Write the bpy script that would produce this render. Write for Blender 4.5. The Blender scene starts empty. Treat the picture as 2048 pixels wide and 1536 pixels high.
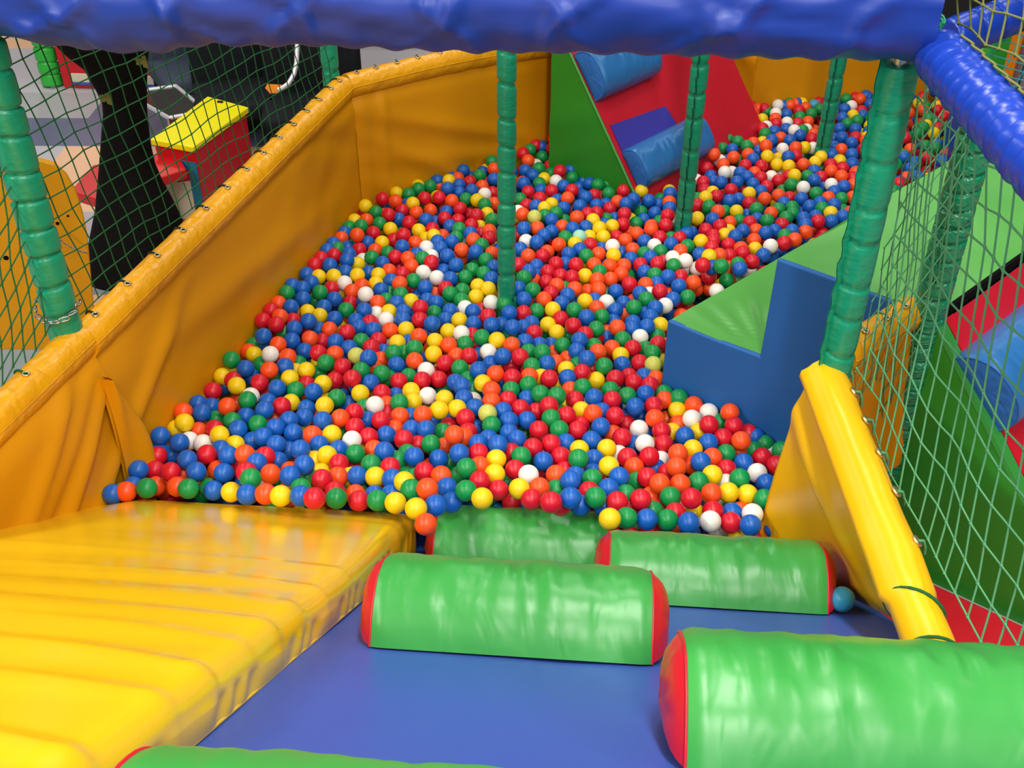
import bpy, bmesh, math, random, re
import numpy as np
from mathutils import Vector, noise
random.seed(7)
PI = math.pi
SC = bpy.context.scene
COL = SC.collection

# ---------------------------------------------------------------- camera model (pixel <-> place)
FPX = 2200.0; CAMH = 2.12; TH = math.radians(35.98); CX = 1024.0; CY = 768.0; RO = math.radians(0.26)
FW = np.array([0, math.cos(TH), -math.sin(TH)])
_R0 = np.array([1.0, 0, 0]); _U0 = np.array([0, math.sin(TH), math.cos(TH)])
RT = _R0*math.cos(RO)+_U0*math.sin(RO); UP = _U0*math.cos(RO)-_R0*math.sin(RO)
CAM = np.array([0, 0, CAMH])
def ray(x, y): return FW+RT*(x-CX)/FPX+UP*(CY-y)/FPX
def onz(x, y, z=0.0): d = ray(x, y); return CAM+d*(z-CAMH)/d[2]
def onpl(x, y, p, n):
    d = ray(x, y); n = np.array(n, float); return CAM+d*np.dot(np.array(p)-CAM, n)/np.dot(d, n)
def atz(x, y, Z): return CAM+ray(x, y)*Z
def vert(x, y, foot):
    d = ray(x, y); t = math.hypot(foot[0], foot[1])/math.hypot(d[0], d[1]); return CAM+d*t
def proj(p):
    v = np.array(p, float)-CAM; z = v@FW; return CX+FPX*(v@RT)/z, CY-FPX*(v@UP)/z, z
def V(*a): return np.array(a, float)
def unit(v): v = np.array(v, float); return v/np.linalg.norm(v)

cd = bpy.data.cameras.new('camera'); cam = bpy.data.objects.new('camera', cd); COL.objects.link(cam)
from mathutils import Matrix
M3 = Matrix(((RT[0], UP[0], -FW[0]), (RT[1], UP[1], -FW[1]), (RT[2], UP[2], -FW[2])))
cam.matrix_world = Matrix.Translation(Vector(CAM)) @ M3.to_4x4()
cd.sensor_fit = 'HORIZONTAL'; cd.sensor_width = 36.0; cd.lens = 36.0*FPX/2048.0
cd.clip_start = 0.02; cd.clip_end = 100
cd.dof.use_dof = False
SC.camera = cam

# ---------------------------------------------------------------- materials
def lin(c):
    return tuple(((v/255.0)/12.92 if v/255.0 <= 0.04045 else ((v/255.0+0.055)/1.055)**2.4) for v in c)+(1.0,)
def mat(name, rgb, rough=0.4, spec=0.5, bump=0.0, bscale=20.0, stretch=(1, 1, 1), weave=0.0, metal=0.0, vary=0.0, vscale=3.0, sss=0.0, coat=0.0, dist=0.0):
    m = bpy.data.materials.new(name); m.use_nodes = True
    nt = m.node_tree; b = nt.nodes['Principled BSDF']
    b.inputs['Base Color'].default_value = lin(rgb); b.inputs['Roughness'].default_value = rough
    b.inputs['Metallic'].default_value = metal; b.inputs['Specular IOR Level'].default_value = spec
    if coat: b.inputs['Coat Weight'].default_value = coat; b.inputs['Coat Roughness'].default_value = 0.15
    if sss:
        b.inputs['Subsurface Weight'].default_value = sss; b.inputs['Subsurface Radius'].default_value = (0.01, 0.01, 0.01); b.inputs['Subsurface Scale'].default_value = 0.5
    tc = nt.nodes.new('ShaderNodeTexCoord')
    def noise_tex(scale, st=(1, 1, 1), detail=3.0):
        mp = nt.nodes.new('ShaderNodeMapping'); mp.inputs['Scale'].default_value = st
        nt.links.new(tc.outputs['Object'], mp.inputs['Vector'])
        n = nt.nodes.new('ShaderNodeTexNoise'); n.inputs['Scale'].default_value = scale; n.inputs['Detail'].default_value = detail
        n.inputs['Distortion'].default_value = dist
        nt.links.new(mp.outputs['Vector'], n.inputs['Vector']); return n
    if vary:
        n = noise_tex(vscale)
        mx = nt.nodes.new('ShaderNodeMix'); mx.data_type = 'RGBA'
        c = lin(rgb); mx.inputs['A'].default_value = tuple(v*(1-vary) for v in c[:3])+(1,); mx.inputs['B'].default_value = tuple(min(1, v*(1+vary)) for v in c[:3])+(1,)
        nt.links.new(n.outputs['Fac'], mx.inputs['Factor']); nt.links.new(mx.outputs['Result'], b.inputs['Base Color'])
    prev = None
    if bump:
        n = noise_tex(bscale, stretch, 2.0)
        bp = nt.nodes.new('ShaderNodeBump'); bp.inputs['Strength'].default_value = bump; bp.inputs['Distance'].default_value = 0.02
        nt.links.new(n.outputs['Fac'], bp.inputs['Height']); prev = bp
    if weave:
        n = noise_tex(900.0, (1, 1, 1), 1.0)
        bp = nt.nodes.new('ShaderNodeBump'); bp.inputs['Strength'].default_value = weave; bp.inputs['Distance'].default_value = 0.001
        nt.links.new(n.outputs['Fac'], bp.inputs['Height'])
        if prev: nt.links.new(prev.outputs['Normal'], bp.inputs['Normal'])
        prev = bp
    if prev: nt.links.new(prev.outputs['Normal'], b.inputs['Normal'])
    return m

MT = dict(
    wall_yellow=mat('yellow_vinyl', (216, 146, 4), 0.5, 0.3, 0.10, 6.0, weave=0.15, vary=0.05),
    rail_yellow=mat('yellow_rail_vinyl', (230, 162, 6), 0.34, 0.5, 0.4, 26.0, (1, 1, 1), vary=0.06, vscale=8),
    lemon=mat('lemon_vinyl', (244, 196, 26), 0.17, 0.55, 0.03, 4.0),
    green=mat('green_vinyl', (56, 152, 64), 0.34, 0.5, 0.13, 11.0, (1.6, 1, 1), dist=0.6),
    green_deep=mat('deep_green_vinyl', (44, 138, 38), 0.45, 0.35, 0.16, 6.0, (1, 1, 0.4)),
    green_light=mat('light_green_vinyl', (90, 170, 76), 0.33, 0.45, 0.12, 6.0),
    red=mat('red_vinyl', (208, 26, 44), 0.33, 0.45, 0.2, 12.0),
    red_mat=mat('red_slope_vinyl', (196, 26, 46), 0.42, 0.4, 0.25, 5.0, (1, 1, 0.4)),
    ramp_blue=mat('blue_ramp_vinyl', (58, 88, 176), 0.42, 0.4, 0.10, 3.0, weave=0.1, vary=0.05),
    step_blue=mat('step_blue_vinyl', (40, 104, 178), 0.5, 0.3, 0.10, 5.0, (1, 1, 3), weave=0.2),
    roll_blue=mat('roll_blue_vinyl', (44, 112, 176), 0.33, 0.5, 0.2, 9.0),
    violet=mat('violet_vinyl', (62, 58, 160), 0.42, 0.4, 0.05, 6.0),
    beam_blue=mat('beam_blue_vinyl', (26, 60, 158), 0.42, 0.5, 0.12, 7.0, (1, 1, 1), weave=0.1),
    tube_blue=mat('tube_blue_vinyl', (27, 66, 182), 0.28, 0.55, 0.12, 14.0),
    teal=mat('teal_vinyl', (18, 144, 106), 0.32, 0.5, 0.2, 22.0, (1, 1, 2.5)),
    teal_shiny=mat('teal_crinkled_vinyl', (14, 138, 92), 0.22, 0.6, 0.7, 26.0, (1, 1, 1.6), dist=1.0),
    leaf_green=mat('leaf_green_vinyl', (46, 182, 60), 0.35, 0.5, 0.2, 20.0),
    net_dark=mat('dark_green_cord', (34, 96, 52), 0.8, 0.2),
    net_light=mat('pale_green_cord', (92, 160, 112), 0.8, 0.2),
    net_olive=mat('olive_cord', (120, 126, 70), 0.8, 0.2),
    leaf_dull=mat('dull_leaf', (96, 92, 40), 0.8, 0.2),
    net_cyan=mat('cyan_cord', (60, 170, 190), 0.8, 0.2),
    cord_black=mat('dark_lacing_cord', (30, 46, 40), 0.8, 0.2),
    brass=mat('brass_eyelet', (214, 196, 150), 0.3, 0.5, metal=0.9),
    steel=mat('steel', (180, 182, 186), 0.25, 0.5, metal=1.0),
    chrome=mat('chrome', (226, 228, 234), 0.3, 0.5, metal=0.5),
    black=mat('black_paint', (14, 13, 12), 0.9, 0.1, 0.3, 60.0),
    dark=mat('dark_fabric', (22, 26, 30), 0.8, 0.2, 0.3, 25.0),
    slate=mat('slate_grey_fabric', (58, 66, 84), 0.7, 0.3, 0.2, 20.0),
    board_yellow=mat('yellow_board', (226, 160, 20), 0.5, 0.3, vary=0.05),
    lid_yellow=mat('bright_yellow_lacquer', (238, 226, 16), 0.25, 0.5),
    box_red=mat('red_lacquer', (196, 18, 28), 0.35, 0.5, vary=0.05),
    blue_dots=mat('teal_print', (24, 116, 150), 0.4, 0.4),
    cream=mat('cream_panel', (214, 204, 178), 0.5, 0.4),
    glass=mat('smoked_glass', (60, 52, 50), 0.1, 0.5),
    bright_yellow=mat('bright_yellow_vinyl', (250, 192, 12), 0.34, 0.5, 0.12, 8.0, vary=0.05),
    orange=mat('orange_vinyl', (226, 132, 12), 0.4, 0.4, 0.1, 8),
    pit=mat('pit_floor_mat', (40, 60, 120), 0.7, 0.2),
    hall_dark=mat('dark_hall_paint', (44, 44, 48), 0.9, 0.1),
    hall_grey=mat('grey_hall_paint', (78, 76, 76), 0.9, 0.1),
    ceiling=mat('ceiling_paint', (120, 120, 120), 0.9, 0.1),
    foam=mat('foam', (40, 46, 44), 0.9, 0.1),
    white=mat('white_thread', (226, 226, 220), 0.7, 0.3),
)
BALLC = dict(B=(20, 96, 188), R=(214, 22, 44), G=(16, 146, 72), O=(250, 84, 28), Y=(246, 208, 16), W=(244, 240, 230), P=(204, 206, 96), M=(160, 224, 196), C=(60, 170, 206))
BALLM = {k: mat('ball_plastic_'+k.lower(), v, 0.36, 0.45, 0.05, 60.0) for k, v in BALLC.items()}
BALLN = dict(B='blue', R='red', G='green', O='orange', Y='yellow', W='white', P='pale lime', M='mint', C='sky blue')

def tile_mat():
    m = bpy.data.materials.new('vinyl_floor_tiles'); m.use_nodes = True
    nt = m.node_tree; b = nt.nodes['Principled BSDF']; b.inputs['Roughness'].default_value = 0.45
    tc = nt.nodes.new('ShaderNodeTexCoord'); mp = nt.nodes.new('ShaderNodeMapping')
    mp.inputs['Scale'].default_value = (0.85, 2.65, 1); mp.inputs['Location'].default_value = (0.02, -0.49, 0)
    nt.links.new(tc.outputs['Object'], mp.inputs['Vector'])
    sn = nt.nodes.new('ShaderNodeVectorMath'); sn.operation = 'FLOOR'; nt.links.new(mp.outputs['Vector'], sn.inputs[0])
    wn = nt.nodes.new('ShaderNodeTexWhiteNoise'); wn.noise_dimensions = '2D'; nt.links.new(sn.outputs['Vector'], wn.inputs['Vector'])
    cr = nt.nodes.new('ShaderNodeValToRGB'); cr.color_ramp.interpolation = 'CONSTANT'
    cols = [(176, 172, 178), (122, 116, 114), (104, 108, 134), (232, 186, 150), (168, 170, 174), (140, 146, 150), (190, 186, 192)]
    cr.color_ramp.elements[0].color = lin(cols[0]); cr.color_ramp.elements[1].position = 1/7; cr.color_ramp.elements[1].color = lin(cols[1])
    for i in range(2, 7): e = cr.color_ramp.elements.new(i/7); e.color = lin(cols[i])
    nt.links.new(wn.outputs['Value'], cr.inputs['Fac']); nt.links.new(cr.outputs['Color'], b.inputs['Base Color'])
    return m
MT['tiles'] = tile_mat()

# ---------------------------------------------------------------- mesh builder
class MB:
    def __init__(s): s.v = []; s.f = []; s.m = []
    def add(s, verts, faces, mi=0):
        o = len(s.v); s.v += [tuple(map(float, p)) for p in verts]; s.f += [tuple(o+i for i in f) for f in faces]; s.m += [mi]*len(faces)
    def grid(s, P, closed_u=False, closed_v=False, mi=0):
        nu = len(P); nv = len(P[0]); vs = [p for row in P for p in row]; fs = []
        for i in range(nu if closed_u else nu-1):
            for j in range(nv if closed_v else nv-1):
                a = i*nv+j; b = ((i+1) % nu)*nv+j; c = ((i+1) % nu)*nv+(j+1) % nv; d = i*nv+(j+1) % nv
                fs.append((a, b, c, d))
        s.add(vs, fs, mi)
    def tube(s, path, r, seg=10, closed=False, cap=True, mi=0, rf=None):
        pts = [np.array(p, float) for p in path]; n = len(pts); rows = []
        up = None
        for i in range(n):
            a = pts[(i-1) % n] if (closed or i > 0) else pts[i]; b = pts[(i+1) % n] if (closed or i < n-1) else pts[i]
            t = unit(b-a)
            if up is None:
                up = V(0, 0, 1) if abs(t[2]) < 0.9 else V(1, 0, 0)
            x = np.cross(up, t); x /= (np.linalg.norm(x)+1e-12); y = np.cross(t, x); up = y
            rr = rf(i) if rf else r
            rows.append([pts[i]+(x*math.cos(2*PI*k/seg)+y*math.sin(2*PI*k/seg))*rr for k in range(seg)])
        s.grid(rows, closed, True, mi)
        if cap and not closed:
            s.add(rows[0], [tuple(range(seg))], mi); s.add(rows[-1], [tuple(range(seg))[::-1]], mi)
    def hexa(s, c, mi=0):       # eight corners: bottom loop then top loop
        s.add(c, [(3, 2, 1, 0), (4, 5, 6, 7), (0, 1, 5, 4), (1, 2, 6, 5), (2, 3, 7, 6), (3, 0, 4, 7)], mi)
    def box(s, c, ax, ay, az, hx, hy, hz, mi=0):
        c = V(*c); ax = V(*ax)*hx; ay = V(*ay)*hy; az = V(*az)*hz
        s.hexa([c-ax-ay-az, c+ax-ay-az, c+ax+ay-az, c-ax+ay-az, c-ax-ay+az, c+ax-ay+az, c+ax+ay+az, c-ax+ay+az], mi)
    def prism(s, poly, off, mi=0):      # planar polygon swept by a vector
        n = len(poly); off = V(*off); a = [V(*p) for p in poly]; b = [p+off for p in a]
        s.add(a+b, [tuple(range(n))[::-1], tuple(range(n, 2*n))]+[(i, (i+1) % n, n+(i+1) % n, n+i) for i in range(n)], mi)
    def build(s, name, m, parent=None, smooth=True, bevel=0.0, sub=0, weld=False):
        me = bpy.data.meshes.new(name); me.from_pydata(s.v, [], s.f)
        ms = m if isinstance(m, (list, tuple)) else [m]
        for q in ms: me.materials.append(MT[q] if isinstance(q, str) else q)
        me.polygons.foreach_set('material_index', s.m)
        me.update()
        bm = bmesh.new(); bm.from_mesh(me)
        if weld: bmesh.ops.remove_doubles(bm, verts=bm.verts, dist=1e-5)
        bmesh.ops.recalc_face_normals(bm, faces=bm.faces)
        bm.to_mesh(me); bm.free()
        me.polygons.foreach_set('use_smooth', [smooth]*len(me.polygons))
        o = bpy.data.objects.new(name, me); COL.objects.link(o)
        if parent: o.parent = parent; o.matrix_parent_inverse = Matrix.Translation(-parent.location)
        if bevel:
            b = o.modifiers.new('bevel', 'BEVEL'); b.width = bevel; b.segments = 3; b.limit_method = 'ANGLE'; b.angle_limit = math.radians(35)
        if sub: o.modifiers.new('sub', 'SUBSURF').levels = sub; o.modifiers[-1].render_levels = sub
        return o
def thing(name, label, cat, loc=(0, 0, 0), group=None):
    o = bpy.data.objects.new(name, None); COL.objects.link(o); o.location = [float(v) for v in loc]
    o.empty_display_size = 0.1
    return tag(o, label, cat, group, 'thing')
def tag(o, label=None, cat=None, group=None, kind=None):
    if label: o['label'] = label
    if cat: o['category'] = cat
    if group: o['group'] = group
    if kind: o['kind'] = kind
    return o
def fbm(p, sc=1.0): return noise.noise(Vector((p[0]*sc, p[1]*sc, p[2]*sc)))
def gauss(x, w): return math.exp(-(x/w)**2)

# ---------------------------------------------------------------- the main lines of the place
ZF = -0.30                                  # hall floor; the top of the balls lies near z = 0
P0 = atz(850, 1088, 3.43)                   # foot of the climbing ramp, beside the slide
D1 = unit(ray(1190, 800))                   # down the ramp
AX = V(math.cos(math.radians(4)), -math.sin(math.radians(4)), 0); AX = unit(AX-D1*(AX@D1))
NR = unit(np.cross(AX, D1))
def RP(s, a, h=0.0): return P0+D1*s+AX*a+NR*h
def rc(x, y, h=0.0): q = onpl(x, y, P0+NR*h, NR)-P0; return q@D1, q@AX
HS = 0.087                                  # slide thickness above the ramp
LF = onz(250, 930)*V(1, 1, 0)               # left wall corner by the green post
BF = onz(722, 398)*V(1, 1, 0)               # left wall bend
EF = onz(1097, 275)*V(1, 1, 0)              # end of the yellow wall at the wedge
NF = V(-1.42, 1.0, 0)                       # near wall panel towards the viewer
PF = V(0.76, 2.236, 0)                      # right wall far end
A_ = onz(1322, 765); B_ = onz(1590, 870)
SU = unit((B_-A_)*V(1, 1, 0))               # along the step block side, to the lower right
SN = V(SU[1], -SU[0], 0)                    # out of that side, to the viewer
SE = -SN                                    # into the block, away
WF = onz(1267, 385)*V(1, 1, 0)              # foot of the far wedge
WU = V(-0.737, 0.676, 0); WE = V(0.676, 0.737, 0)
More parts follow.
